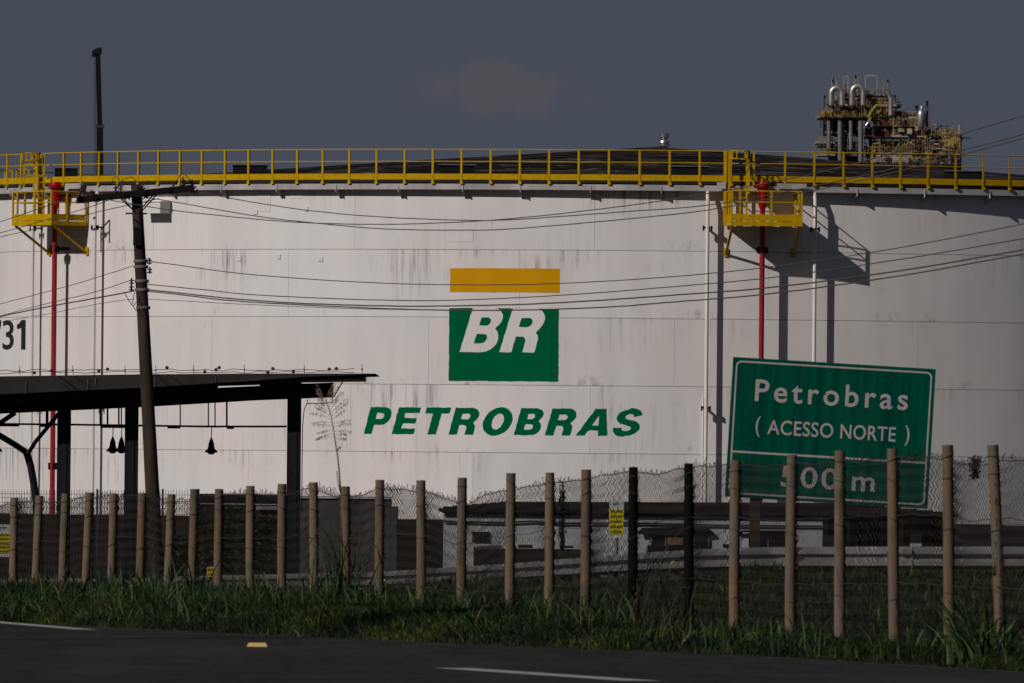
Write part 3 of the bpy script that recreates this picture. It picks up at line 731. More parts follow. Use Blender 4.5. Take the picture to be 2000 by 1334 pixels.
# little white tank gate and yellow steps at the far left of the walkway
thg = th_of(40, TR); rad = Vector((math.sin(thg), -math.cos(thg), 0))
for k, (px0, px1, py0, py1) in enumerate(((14, 24, 333, 350), (32, 56, 331, 350))):
    a = P(px0, py0, TC.y-TR*math.cos(thg)+1.5); b = P(px1, py1, TC.y-TR*math.cos(thg)+1.5)
    mb = MB(); ww = b.x-a.x
    for (x0, z0, x1, z1) in ((a.x, a.z, b.x, a.z), (a.x, b.z, b.x, b.z), (a.x, a.z, a.x, b.z), (b.x, a.z, b.x, b.z)):
        mb.beam((x0, a.y, z0), (x1, a.y, z1), .06, .06)
    mb.build('stair_frame', M['yellow'], tank)
mb = MB()
a, b = P(47, 321, TC.y-20.5), P(85, 366, TC.y-20.5)
for z in (a.z, (a.z+b.z)/2): mb.beam((a.x, a.y, z), (b.x, a.y, z), .05, .05)
for x in (a.x, b.x): mb.beam((x, a.y, b.z), (x, a.y, a.z), .06, .05)
mb.build('walkway_gate', M['yellow'], tank)

# ================================================================ FENCE
PX = [28,77,128,175,222,278,335,380,428,489,551,612,675,742,822,903,998,1074,1145,1237,1345,1437,1547,1640,1743,1851,1939]
PT = [972,968,964,962,964,963,965,955,955,949,945,942,950,937,938,933,924,923,917,912,905,899,888,880,876,869,869]
PBX = [24,70,122,168,216,273,328,375,427,488,551,612,674,740,822,900,995,1072,1143,1236,1345,1435,1544,1640,1747,1855,1955]
def fY(px): return 1/(1/180 + (px-28)/1911*(1/127-1/180))
fence = thing('roadside_fence', (P(1000, 1100, fY(1000)).x, fY(1000), 2.4), 'chain link fence on round timber posts along the grassy road verge', 'fence')
tie_src = None
for i, (px, py, bx) in enumerate(zip(PX, PT, PBX)):
    Y = fY(px); tp = P(px, py, Y); base = P(bx, 1250, Y); base.z = gz(base.x, Y)-.25
    # lean measured between the top and py 1250
    q = P(bx, 1140+130*px/2000, Y); d = (q-tp); k = (base.z-tp.z)/d.z; base = tp + d*k
    shaded = px in (1237, 1345); r1, r0 = (.062, .068) if not shaded else (.056, .066)
    if px in (1074,): r1 = .058
    lean = Vector((R_.uniform(-.01, .01), 0, 0)); n_ = 7
    pts = [base.lerp(tp, t) + lean*math.sin(t*math.pi) for t in np.linspace(0, 1, n_)]
    rs = [r0+(r1-r0)*t + R_.uniform(-.0015, .0015) for t in np.linspace(0, 1, n_)]
    o = MB().path(pts, rs, 14).build('fence_post', M['shadepost' if shaded else 'post'], fence, smooth=True, label='black fence post with shade in its colour' if shaded else None)
    for t in (R_.uniform(.30, .36), R_.uniform(.62, .68), R_.uniform(.84, .88), .95):
        c_ = base.lerp(tp, t); tl = R_.uniform(-.25, .25)
        MB().path([c_ + Vector(((rs[-1]+.006)*math.cos(a), (rs[-1]+.006)*math.sin(a), .02*math.cos(a)*tl*8)) for a in np.linspace(0, 2*math.pi, 11)], .0055, 4, False).build('wire_tie', M['wire'], o)
# netting between the posts: woven zigzag wires, top edge sagging as seen
TOPX = [-80,0,28,75,125,150,200,240,280,330,360,400,428,500,545,585,612,640,655,675,700,735,752,822,855,885,905,922,950,990,1060,1100,1137,1180,1215,1250,1275,1330,1360,1437,1500,1550,1590,1640,1700,1750,1820,1855,1900,1935,1960,2060,2200]
TOPY = [990,987,980,977,981,971,968,967,965,981,978,966,965,963,968,956,950,965,970,968,967,953,952,958,966,979,984,979,962,957,943,939,936,926,921,920,926,913,910,906,910,903,905,900,897,891,891,899,907,903,896,903,905]
GALV = M['galvwire']
def net_panel(pa, pb):
    Ya, Yb = fY(pa), fY(pb); A = P(pa, 900, Ya); B = P(pb, 900, Yb); L = math.hypot(B.x-A.x, B.y-A.y)
    cw, chh = .070, .070; nx = int(L/cw); V, Fc = [], []
    dirv = Vector((B.x-A.x, B.y-A.y, 0))/L; nrmv = Vector((-dirv.y, dirv.x, 0))
    if nrmv.y < 0: nrmv = -nrmv
    bulge = R_.uniform(.03, .09); ph = R_.uniform(0, 6)
    w_ = .0052
    for i in range(nx+1):
        s_ = i/nx; X0 = A.x+(B.x-A.x)*s_; Y0 = A.y+(B.y-A.y)*s_; px = proj((X0, Y0, 4.5))[0]
        zt = P(px, float(np.interp(px, TOPX, TOPY)) + R_.uniform(-1.5, 1.5), Y0).z; zb = gz(X0, Y0)+.02
        n_ = max(6, int((zt-zb)/chh)); pts = []
        crinkle = .35*math.sin(i*.35+ph)*math.exp(-((s_-.5)/.5)**2)
        for j in range(n_+1):
            z = zt - (zt-zb)*j/n_; t_ = j/n_
            side = (.5 if (j % 2) else -.5)*cw*1.04
            off = bulge*math.sin(math.pi*s_)*math.sin(t_*4+ph)
            pts.append(Vector((X0, Y0, z)) + dirv*(side + .014*math.sin(j*.9+i*.3) + crinkle*.03*math.sin(j*.5)) + nrmv*(.075+off + (.006 if j % 2 else -.006)))
        tang = max(0, .5+.9*math.sin(px*.043)+.5*math.sin(px*.11))
        for _ in range(1+int(R_.random() < tang)+int(R_.random() < tang*.6)):
            pts.insert(0, pts[0] + dirv*R_.uniform(-.05, .05) + Vector((0,0,R_.uniform(-.01,.04))) + nrmv*R_.uniform(-.02, .02))
        b = len(V)
        for p in pts:
            V += [p + dirv*w_, p - dirv*w_*.5 + nrmv*w_*.9, p - dirv*w_*.5 - nrmv*w_*.9]
        for j in range(len(pts)-1):
            q = b+j*3
            for k in range(3): Fc.append((q+k, q+(k+1) % 3, q+3+(k+1) % 3, q+3+k))
    me = bpy.data.meshes.new('chain_link_netting'); o0 = ORG[fence.name]
    me.from_pydata([v-o0 for v in V], [], Fc); me.materials.append(GALV)
    o = bpy.data.objects.new('chain_link_netting', me); COL.objects.link(o); o.parent = fence; o['kind'] = 'stuff'
ends = [-60] + PX + [2045]
for a, b in zip(ends[:-1], ends[1:]): net_panel(a, b)
for frac, rr in ((.0, .006), (.30, .0045), (.66, .0045)):
    pts = []
    for px in np.arange(-60, 2046, 9):
        Y = fY(px); p = P(px, float(np.interp(px, TOPX, TOPY))+2, Y); zb = gz(p.x, Y); p.z = p.z + (zb-p.z)*frac + .01*math.sin(px*.13+frac*9); p.y -= .0; pts.append(p + Vector((.01, .08, 0)))
    MB().path(pts, rr, 4).build('tension_wire', M['wire'], fence)

# ================================================================ GREEN ROAD SIGN
SY = 168.0; TL, TR_, BL = P(1432, 697, SY), P(1828, 721, SY), P(1415, 970, SY)
U = (TR_-TL); SW = U.length; U.normalize(); Vv = (BL-TL); Vv -= U*Vv.dot(U); SH = Vv.length; Vv.normalize(); Nn = Vector((0, -1, 0))
sx = P(1620, 1150, SY).x
sign = thing('road_sign', (sx, SY, gz(sx, SY)), 'green direction sign reading Petrobras Acesso Norte 500 m behind the timber fence', 'road sign')
so_ = ORG[sign.name]
def SG(u, v, n_=0.0): return TL + U*u + Vv*v + Nn*n_
def face_uv(o):
    me = o.data; lay = me.uv_layers.new(name='face')
    for lp in me.loops:
        p = me.vertices[lp.vertex_index].co + so_ - TL; lay.data[lp.index].uv = (p.dot(U), p.dot(Vv))
o = MB().prism([SG(0,0), SG(SW,0), SG(SW,SH), SG(0,SH)], Nn*-.03).build('sign_panel', M['signgreen'], sign); face_uv(o)
for u in (SW*.335, SW*.668):
    MB().prism([SG(u-.004, .01, .001), SG(u+.004, .01, .001), SG(u+.004, SH-.01, .001), SG(u-.004, SH-.01, .001)], Nn*.0015).build('sheet_joint', M['canopy'], sign)
for u in (.32, SW-.62):
    for v in (.16, .70, 1.25, 1.86): MB().lathe(SG(u, v, .001), [(.018, 0), (.018, .008)], 8, Nn).build('bolt', M['canopy'], sign)
def rrect(u0, v0, u1, v1, r, n_=5):
    pts = []
    for cx, cy, a0 in ((u1-r, v1-r, 0), (u0+r, v1-r, 90), (u0+r, v0+r, 180), (u1-r, v0+r, 270)):
        for i in range(n_+1):
            a = math.radians(a0+90*i/n_); pts.append((cx+r*math.cos(a), cy+r*math.sin(a)))
    return pts
oa, ob_ = rrect(.048, .048, SW-.048, SH-.048, .08), rrect(.073, .073, SW-.073, SH-.073, .06)
mb = MB(); n_ = len(oa); mb.v = [SG(u, v, .004) for u, v in oa+ob_]; mb.f = [(i, (i+1) % n_, n_+(i+1) % n_, n_+i) for i in range(n_)]
face_uv(mb.build('border_line', M['signwhite'], sign, fix=False))
vd = 1.378
mb = MB(); mb.v = [SG(.073, vd, .004), SG(SW-.073, vd, .004), SG(SW-.073, vd+.030, .004), SG(.073, vd+.030, .004)]; mb.f = [(0,1,2,3)]
face_uv(mb.build('divider_line', M['signwhite'], sign, fix=False))
def sign_text(body, u0, vb, w_, h_, off, sp=1.0):
    me = text_mesh(body, off, 0, sp); cap = .70
    fit_text(me, w_, h_, cap)
    bm = bmesh.new(); bm.from_mesh(me); bmesh.ops.split_edges(bm, edges=bm.edges[:])
    for i, f_ in enumerate(bm.faces):
        for v in f_.verts: v.co.z = (i % 37)*8e-5
    bm.to_mesh(me); bm.free()
    for v in me.vertices: v.co = SG(u0+v.co.x, vb-v.co.y, .005+v.co.z) - so_
    me.materials.clear(); me.materials.append(M['signwhite']); me.name = 'lettering'
    o = bpy.data.objects.new('lettering', me); COL.objects.link(o); o.parent = sign; face_uv(o)
K = SY/F
sign_text('Petrobras', 47*K, 82.5*K, 299*K, 42*K, .014, 1.28)
sign_text('(', 52*K, 143*K, 9*K, 30*K, .01)
sign_text('ACESSO', 75*K, 146*K, 129*K, 28*K, .010, 1.05)
sign_text('NORTE', 218*K, 146*K, 108*K, 28*K, .010, 1.05)
sign_text(')', 344*K, 143*K, 9*K, 30*K, .01)
sign_text('500', 107*K, 246*K, 112*K, 40*K, .014, 1.15)
sign_text('m', 246*K, 246*K, 45*K, 40*K, .014, 1.1)
MB().prism([SG(u*K, v*K, .006) for u, v in ((172, 66), (186, 60.5), (186, 67), (172, 73))], Nn*.001).build('scrape_mark', M['signgreen'], sign)
for px in (1475, 1745):
    q = P(px, 985, SY); zb = gz(q.x, SY)
    MB().beam((q.x, SY+.10, zb), (q.x, SY+.10, P(px, 730, SY).z), .15, .12).build('sign_post', mat('sign_post_timber', (.05, .036, .03), .9, var=.4), sign)

# ================================================================ GUARDRAIL
GP = [(-200,1157,335),(0,1154,310),(250,1153,280),(500,1150,250),(750,1147,225),(1000,1134,205),(1200,1122,180),(1350,1115,165),(1500,1112,157),(1750,1112,155),(2000,1112,155),(2300,1114,155),(2900,1120,155)]
gx = [g[0] for g in GP]
guard = thing('guardrail', (P(1200, 1122, 180).x, 180, gz(P(1200, 1122, 180).x, 180)), 'long galvanised W-beam guardrail curving away behind the fence', 'guardrail')
samp = []
for px in np.arange(-200, 2901, 25):
    Y = 1/np.interp(px, gx, [1/g[2] for g in GP]); y = np.interp(px, gx, [g[1] for g in GP]); samp.append(P(px, y, Y))
samp = [Vector((sum(samp[max(0,min(len(samp)-1,i+k))].x for k in (-2,-1,0,1,2))/5, sum(samp[max(0,min(len(samp)-1,i+k))].y for k in (-2,-1,0,1,2))/5, sum(samp[max(0,min(len(samp)-1,i+k))].z for k in (-2,-1,0,1,2))/5)) for i in range(len(samp))]
wprof = [(0,0),(.02,.015),(.08,.05),(.08,.10),(.0,.145),(.0,.165),(.08,.21),(.08,.26),(.02,.295),(0,.31)]
# beam sections of about 4 m, lapped and bolted: each is a part
cum = [0]
for a, b in zip(samp[:-1], samp[1:]): cum.append(cum[-1]+(b-a).length)
def gat(s):
    i = min(max(np.searchsorted(cum, s)-1, 0), len(samp)-2); t = (s-cum[i])/(cum[i+1]-cum[i]); return samp[i].lerp(samp[i+1], t), (samp[i+1]-samp[i]).normalized()
s = 0.0; k = 0
while s < cum[-1]-4:
    mb = MB(); lift = .003*(k % 2)
    for t in (0, 1.35, 2.7, 4.12):
        p, d = gat(min(s+t, cum[-1]-.01)); o_ = Vector((d.y, -d.x, 0)).normalized()
        if o_.y > 0: o_ = -o_
        for (h, v) in wprof: mb.v.append(p + o_*(h+lift) + Vector((0,0,v)))
        for (h, v) in reversed(wprof): mb.v.append(p + o_*(h+lift-.004) + Vector((0,0,v)))
    n2 = len(wprof)*2
    for i in range(3):
        for j in range(n2): mb.f.append((i*n2+j, (i+1)*n2+j, (i+1)*n2+(j+1) % n2, i*n2+(j+1) % n2))
    mb.build('rail_beam', M['guard'], guard)
    p, d = gat(s+2.0); zb = gz(p.x, p.y)
    MB().beam((p.x, p.y+.12, zb-.1), (p.x, p.y+.12, p.z+.30), .15, .12).build('rail_post', M['rust'] if False else mat('rail_post_steel', (.06, .045, .04), .9) if k == 0 else bpy.data.materials['rail_post_steel'], guard)
    s += 4.0; k += 1
for px, py in ((1315, 1102), (1028, 1118), (752, 1136)):
    Y = 1/np.interp(px, gx, [1/g[2] for g in GP]); q = P(px, py, Y-.14)
    MB().lathe(q, [(.05, 0), (.05, .02)], 12, (0,-1,0)).build('reflector', M['catseye'], guard)
# reflective studs on the road
for px, py, lab in ((502, 1261, 'worn yellow road stud on the asphalt left of the dashed line'), (1300, 1264.5, 'small yellow road stud at the grass edge right of centre')):
    q = gp(px, py+2)
    mb = MB(); w1, w0 = (.10, .12)
    if px > 1000: w1, w0 = .07, .085
    st = mb.prism([q+Vector((-w0, 0, 0)), q+Vector((w0, 0, 0)), q+Vector((w1, .015, .045)), q+Vector((-w1, .015, .045))], (0, .09, 0)).build('road_stud', M['catseye'])
    tag(origin_thing(st, q), lab, 'road stud', 'yellow studs on the road')

# ================================================================ UTILITY POLE
PY = 225.0; pt = P(266, 360, PY); pbm = P(298, 965, PY); dd = pbm-pt; zb = gz(pbm.x, PY)-.3; pb = pt+dd*((zb-pt.z)/dd.z)
pole = thing('utility_pole', (pb.x, pb.y, zb+.3), 'leaning dark utility pole with tilted crossarm and insulators before the tank', 'utility pole')
MB().path([pb.lerp(pt, t) for t in np.linspace(0, 1, 10)], [.155-.05*t for t in np.linspace(0, 1, 10)], 18).build('pole_shaft', M['pole'], pole, smooth=True)
arm = MB().beam(P(150, 391, PY-.22), P(378, 367, PY-.22), .11, .13).build('crossarm', M['black'], pole)
for a, b in (((228, 381), (262, 412)), ((235, 381), (264, 415)), ((302, 378), (270, 414)), ((308, 378), (272, 418))):
    MB().beam(P(*a, PY-.2), P(*b, PY-.12), .03, .02).build('brace', M['black'], pole)
MB().box(P(266, 417, PY-.0), (.42, .14, .03)).build('band_clamp', M['wire'], pole)
def bell(a, b, r=.055, k=3):
    """insulator string between two points: k sheds"""
    a, b = Vector(a), Vector(b); L = (b-a).length; prof = [(.012, 0)]
    for i in range(k):
        t = L*(.12+.76*i/k); s_ = L*.76/k; prof += [(.018, t), (r, t+s_*.15), (r*.9, t+s_*.45), (.02, t+s_*.6)]
    prof.append((.012, L)); return MB().lathe(a, prof, 10, (b-a))
for a, b, k, r in (((150,391),(163,362),4,.045), ((166,381),(158,358),3,.045), ((176,372),(196,388),4,.05), ((226,378),(226,360),2,.06), ((234,378),(237,358),3,.045), ((274,361),(288,385),4,.06),
                ((337,364),(345,352),3,.045), ((357,365),(357,345),2,.06), ((371,350),(379,370),4,.06), ((150,386),(160,394),2,.10), ((186,388),(196,393),2,.09), ((240,381),(252,388),2,.09), ((375,366),(381,379),2,.10), ((280,378),(288,388),2,.10), ((330,371),(338,379),2,.07)):
    bell(P(*a, PY-.24), P(*b, PY-.24), r, k).build('insulator', M['insul'], pole, smooth=True)
def qpath(pts, Y, n_=10):
    pts = [Vector((*p, 0)) for p in pts]; out_ = []
    for i in range(len(pts)-1):
        p0, p1, p2, p3 = pts[max(i-1,0)], pts[i], pts[i+1], pts[min(i+2, len(pts)-1)]
        for j in range(n_):
            t = j/n_; c_ = .5*((2*p1)+(p2-p0)*t+(2*p0-5*p1+4*p2-p3)*t*t+(3*p1-p0-3*p2+p3)*t**3); out_.append(P(c_.x, c_.y, Y))
    out_.append(P(pts[-1].x, pts[-1].y, Y)); return out_
for pts in ([(219,356),(222,347),(229,346),(234,352)], [(234,356),(246,348),(258,347),(270,358),(275,366)], [(345,352),(352,342),(360,340),(366,346),(370,352)], [(157,360),(161,355),(166,357),(170,366)], [(222,358),(230,360),(240,352)],
            [(242,570),(249,582),(259,597),(266,590)], [(263,570),(260,584),(258,594)], [(259,597),(264,604),(270,610)], [(268,588),(275,604),(286,598)]):
    MB().path(qpath(pts, PY-.2, 5), .008, 5).build('jumper_wire', M['cable'], pole)
for (x, y) in ((292, 510), (292.5, 528), (256.5, 562), (257, 549.5)):
    bell(P(x, y+7, PY-.1), P(x, y-7, PY-.1), .055 if y > 540 or True else .05, 2).build('insulator', M['insul'], pole, smooth=True)
for y in (548, 565, 509, 520, 600):
    xx = 266+32*(y-360)/605
    MB().lathe(P(xx+1, y+4, PY), [(.135, 0), (.142, .01), (.142, .05), (.135, .06)], 16).build('band_clamp', M['grey'], pole, smooth=True)
MB().box(P(268, 462, PY-.16), (.16, .08, .35)).build('fuse_box', M['black'], pole)
for (y0) in (506, 515, 524, 533):
    MB().beam(P(280, y0, PY-.05), P(292, y0-.5, PY-.1), .015, .015).build('standoff_bracket', M['black'], pole)
# the lines: each conductor is a thing; right spans come nearer, left spans recede
def conductor(pts, YL, YR, lab, r=.0095):
    xs_ = [p[0] for p in pts]; pr = []
    n_ = 8; V3 = [Vector((*p, 0)) for p in pts]
    for i in range(len(V3)-1):
        p0, p1, p2, p3 = V3[max(i-1,0)], V3[i], V3[i+1], V3[min(i+2, len(V3)-1)]
        if i == 0: p0 = 2*p1-p2
        if i == len(V3)-2: p3 = 2*p2-p1
        for j in range(n_):
            t = j/n_; pr.append(.5*((2*p1)+(p2-p0)*t+(2*p0-5*p1+4*p2-p3)*t*t+(3*p1-p0-3*p2+p3)*t**3))
    pr.append(V3[-1]); x0, x1 = xs_[0], xs_[-1]
    w3 = [P(c_.x, c_.y + R_.uniform(-.25, .25), 1/(1/YL+(c_.x-x0)/(x1-x0)*(1/YR-1/YL))) for c_ in pr]
    o = MB().path(w3, r, 5).build('power_line', M['cable'], smooth=True); origin_thing(o, w3[0]); tag(o, lab, 'power line', 'overhead wires strung from the pole')
NR = 178
conductor([(380,374),(500,396),(620,413),(750,424),(900,430),(1000,429),(1200,415),(1370,402),(1500,381),(1700,340),(2000,262),(2150,218)], PY, NR, 'topmost overhead wire leaving the right tip of the crossarm')
conductor([(288,386),(350,396),(500,422),(620,436),(750,447),(900,449.5),(1000,447),(1200,430),(1370,412),(1500,389),(1700,348),(2000,270),(2150,227)], PY, NR, 'lowest of the crossarm wires, sagging below the other two at mid-span')
conductor([(200,388),(270,400),(340,411),(500,428),(620,436),(760,438),(880,434.5),(1000,427),(1200,405),(1370,380),(1500,357),(1660,322),(2000,226),(2150,178)], PY, NR, 'crossarm wire that ends highest at the right edge of the frame')
conductor([(296,511),(500,537),(750,553),(1000,556),(1250,545),(1500,522),(1750,485),(2000,437),(2150,405)], PY, NR, 'single wire crossing the yellow bar from the pole insulator', .009)
conductor([(286,555),(400,566),(500,576),(700,585),(850,587),(1000,582),(1150,573),(1300,561),(1500,543),(1750,508),(2000,466),(2150,440)], PY, NR, 'wire passing between the yellow bar and the green square')
conductor([(288,566),(340,571),(450,583),(600,593),(800,598),(1000,595),(1150,588),(1300,577.5),(1500,562),(1750,530),(2000,488),(2150,462)], PY, NR, 'thick bundled wire skimming just above the green square', .013)
conductor([(288,569),(340,574),(450,587),(600,596),(760,603),(900,606),(1050,605),(1200,599),(1300,591),(1500,574),(1750,540),(2000,496),(2150,470)], PY, NR, 'lowest right-hand wire, touching the top edge of the green square', .012)
conductor([(288,584),(340,587),(450,593),(560,598),(700,603),(860,606)], PY, 206, 'thin short wire under the bundle right of the pole', .006)
conductor([(-120,465),(0,433),(60,413),(142,385)], 300, PY, 'wire running down left from the left tip of the crossarm', .009)
conductor([(-120,488),(0,455),(100,427),(170,406),(232,384)], 300, PY, 'wire descending left through the left yellow platform', .009)
conductor([(-120,492),(0,463),(100,440),(180,417),(245,402),(310,388)], 300, PY, 'wire descending left just below the left platform floor', .009)
conductor([(-120,630),(0,594),(80,573),(160,551),(262,519)], 300, PY, 'thin lone wire left of the pole below the crossarm', .008)
conductor([(-120,651),(0,617),(100,591),(180,572),(252,549)], 300, PY, 'upper wire of the left low bundle', .008)
conductor([(-120,655),(0,619),(100,598),(200,580),(262,568)], 300, PY, 'thick middle wire of the left low bundle', .014)
conductor([(-120,662),(0,630),(100,612),(200,592),(262,584)], 300, PY, 'lowest thin wire left of the pole', .006)

# ================================================================ CANOPY
CY = 277.0; KC = CY/F
can = thing('shed_canopy', (P(350, 1000, CY).x, CY, 1.0), 'long dark steel canopy on square columns at left before the tank', 'canopy')
def CP(px, py, dy=0.0): return P(px, py, CY+dy)
def slab(poly, y0, y1, name, m, par=can):
    mb = MB(); A_ = [P(x, y, y0) for x, y in poly]; k = y1-y0
    return mb.prism(A_, (0, k, 0)).build(name, m, par)
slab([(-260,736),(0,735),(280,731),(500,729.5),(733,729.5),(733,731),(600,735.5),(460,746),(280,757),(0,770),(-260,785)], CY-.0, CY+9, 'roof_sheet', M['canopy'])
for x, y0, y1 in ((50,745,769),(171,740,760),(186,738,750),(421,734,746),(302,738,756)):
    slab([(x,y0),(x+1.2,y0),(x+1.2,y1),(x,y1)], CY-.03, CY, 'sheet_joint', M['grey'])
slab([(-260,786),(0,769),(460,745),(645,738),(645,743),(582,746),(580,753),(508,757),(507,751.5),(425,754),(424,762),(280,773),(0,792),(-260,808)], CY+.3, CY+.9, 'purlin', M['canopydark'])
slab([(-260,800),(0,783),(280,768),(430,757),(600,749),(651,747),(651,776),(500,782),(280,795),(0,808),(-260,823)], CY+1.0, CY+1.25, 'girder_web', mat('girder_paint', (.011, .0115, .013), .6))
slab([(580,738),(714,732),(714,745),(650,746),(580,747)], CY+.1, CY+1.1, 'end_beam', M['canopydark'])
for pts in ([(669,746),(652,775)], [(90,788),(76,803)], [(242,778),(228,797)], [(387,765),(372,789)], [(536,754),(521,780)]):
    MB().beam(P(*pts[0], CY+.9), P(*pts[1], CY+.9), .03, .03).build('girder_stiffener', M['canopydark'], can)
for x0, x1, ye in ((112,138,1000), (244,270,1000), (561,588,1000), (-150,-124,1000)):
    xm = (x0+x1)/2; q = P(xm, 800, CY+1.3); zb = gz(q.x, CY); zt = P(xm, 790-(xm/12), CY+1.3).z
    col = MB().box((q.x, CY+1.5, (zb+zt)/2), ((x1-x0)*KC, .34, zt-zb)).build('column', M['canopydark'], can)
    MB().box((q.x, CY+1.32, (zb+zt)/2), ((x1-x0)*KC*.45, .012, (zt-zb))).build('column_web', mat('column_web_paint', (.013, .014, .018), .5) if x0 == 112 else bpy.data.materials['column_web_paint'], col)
MB().path([CP(-260, 828, 2), CP(0, 828, 2), CP(120, 829, 2), CP(400, 833, 2), CP(560, 833, 2)], .028, 6).build('conduit', M['black'], can)
for x, y1, r in ((38,830,.02),(92,832,.07),(196,832,.045),(210,832,.045),(232,832,.04),(237,832,.03),(352,834,.03),(407,834,.03),(420,834,.03),(443,834,.045),(-40,830,.03)):
    MB().beam(CP(x, 795-x*.05, 2), CP(x, y1, 2), r, r).build('conduit_hanger', M['black'], can)
for x0, x1, y in ((0,38,831),(78,92,832),(196,250,834),(327,352,835),(443,457,836),(400,430,833)):
    MB().box((CP(x0,y,2)+CP(x1,y,2))/2, ((x1-x0)*KC, .1, .05)).build('tray', M['black'], can)
for pts, r in (([(-60,822),(0,851),(30,869),(52,884)], .075), ([(52,884),(60,910),(66,945),(72,990),(75,1010)], .09), ([(115,807),(90,838),(70,862),(56,884)], .05), ([(-60,862),(0,826),(30,806)], .06)):
    MB().path([CP(x, y, 1.8) for x, y in pts], r, 8).build('branched_strut', M['canopydark'], can)
MB().path([CP(x, y, 1.8) for x, y in ((600,780),(600,787),(594,800),(591,830),(590,900),(589,1000))], .012, 5).build('drop_cable', M['wire'], can)
MB().path([CP(x, y, 1.8) for x, y in ((650,770),(649,786),(625,788),(600,788))], .012, 5).build('drop_cable', M['wire'], can)
# wire with clips along the roof edge
for lv, seed in ((0, 1), (1, 2)):
    rr_ = random.Random(seed); pts = []
    for x in range(-260, 709, 17): pts.append(CP(x, 724+lv*4 - x*.0035 + rr_.uniform(-2.2, 2.2), .3+lv*2))
    MB().path(pts, .008, 4).build('lightning_wire', M['wire'], can)
for i, x in enumerate((38,142,244,304,378,477,594,707,-60,-160)):
    mb = MB().beam(CP(x, 714-x*.004, .3), CP(x+1, 733-x*.004, .3), .014, .014); mb.lathe(CP(x, 724-x*.004, .3), [(.0,-.03),(.03,0),(0,.03)], 8); mb.build('wire_clip', M['wire'], can)
for x, y in ((67,728),(101,724),(193,724),(210,721),(326,718),(400,726),(422,722),(428,718),(533,720),(523,727),(643,721),(657,720),(573,726)):
    MB().lathe(CP(x, y, .5), [(.0,-.045),(.035,-.03),(.045,0),(.035,.03),(0,.045)], 8).build('wire_clip', M['wire'], can)
# bell lamps hanging under the canopy
def lamp(px, top, bot, dy, lab):
    c_ = CP(px, bot, dy); h = (bot-top)*KC
    t_ = thing('hanging_lamp', c_, lab, 'lamp', 'bell lamps hanging under the canopy'); s_ = .165
    MB().path([CP(px+1, 835, dy), CP(px, 858, dy)], .012, 5).build('cord', M['black'], t_)
    MB().lathe(c_, [(s_, 0), (s_*.93, .03), (s_*.72, .07), (s_*.55, .09), (s_*.50, .13), (s_*.42, .17), (s_*.45, .20), (s_*.33, .27), (s_*.18, .33), (.02, .36)], 16).build('lamp_shade', M['black'], t_, smooth=True)
    MB().lathe(c_, [(.0, -.05), (.06, -.04), (.09, -.01), (.09, .02)], 12).build('bulb_guard', M['insul'], t_, smooth=True)
lamp(220, 855, 882, 2.0, 'black bell lamp, left one of the close pair near the second column')
lamp(237, 855, 882, 2.6, 'black bell lamp, right one of the close pair, overlapping the second column')
lamp(412.5, 855, 884, 2.0, 'single black bell lamp hanging right of the leaning pole')
lamp(-8, 855, 882, 2.0, 'black bell lamp cut by the left edge of the frame')

# ================================================================ THINGS BETWEEN FENCE AND TANK
def box_px(x0, x1, y0, y1, Y, dp, name, m, par=None, down=False):
    a, b = P(x0, y0, Y), P(x1, y1, Y); zb = b.z
    if down: zb = min(gz((a.x+b.x)/2, Y), b.z)-.2
    return MB().box(((a.x+b.x)/2, Y+dp/2, (a.z+zb)/2), (b.x-a.x, dp, a.z-zb)).build(name, m, par)
# bund wall round the tank, in cast sections
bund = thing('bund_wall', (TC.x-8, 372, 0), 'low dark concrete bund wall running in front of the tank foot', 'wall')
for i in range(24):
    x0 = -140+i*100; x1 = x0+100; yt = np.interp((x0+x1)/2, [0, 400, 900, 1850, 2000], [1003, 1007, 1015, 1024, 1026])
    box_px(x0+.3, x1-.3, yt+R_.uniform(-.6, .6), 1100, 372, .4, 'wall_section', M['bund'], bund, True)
bw = thing('block_wall', (P(660, 1050, 345).x, 345, .2), 'grey block outbuilding wall with a stepped right end before the tank', 'wall')
box_px(560, 762, 973, 1100, 345, 3, 'wall', M['block'], bw, True); box_px(762.3, 775, 990, 1100, 345, 3, 'wall_step', M['block'], bw, True)
box_px(558, 764, 969.5, 972.7, 344.9, 3.2, 'coping', M['guard'], bw)
box_px(386, 556, 965, 985, 348, 4, 'wall', M['canopydark'], bw)
box_px(386, 556, 985.2, 1100, 348.1, 4, 'wall', M['bund'], bw, True)
box_px(500, 557, 988, 996, 347.9, .1, 'window', M['guard'], bw)
# light spiked mesh fence on the left
mf = thing('welded_mesh_fence', (P(190, 1000, 335).x, 335, .3), 'fine welded wire fence with spiked top at far left before the tank', 'fence')
mb = MB()
for x in np.arange(-60, 392, 5.4):
    a = P(x, 957+R_.uniform(-1,1), 335); mb.beam(a, (a.x, a.y, gz(a.x, 335)), .013, .013)
mb.build('upright_wires', M['wire'], mf, kind='stuff')
for y in (964, 972, 981, 991, 1002):
    MB().beam(P(-60, y-.5, 335), P(392, y+3, 335), .012, .012).build('cross_wire', M['wire'], mf)
for x in (-40, 66, 190, 318, 388):
    a = P(x, 955, 335.1); MB().beam(a, (a.x, a.y, gz(a.x, 335)), .06, .06).build('fence_post', M['wire'], mf)
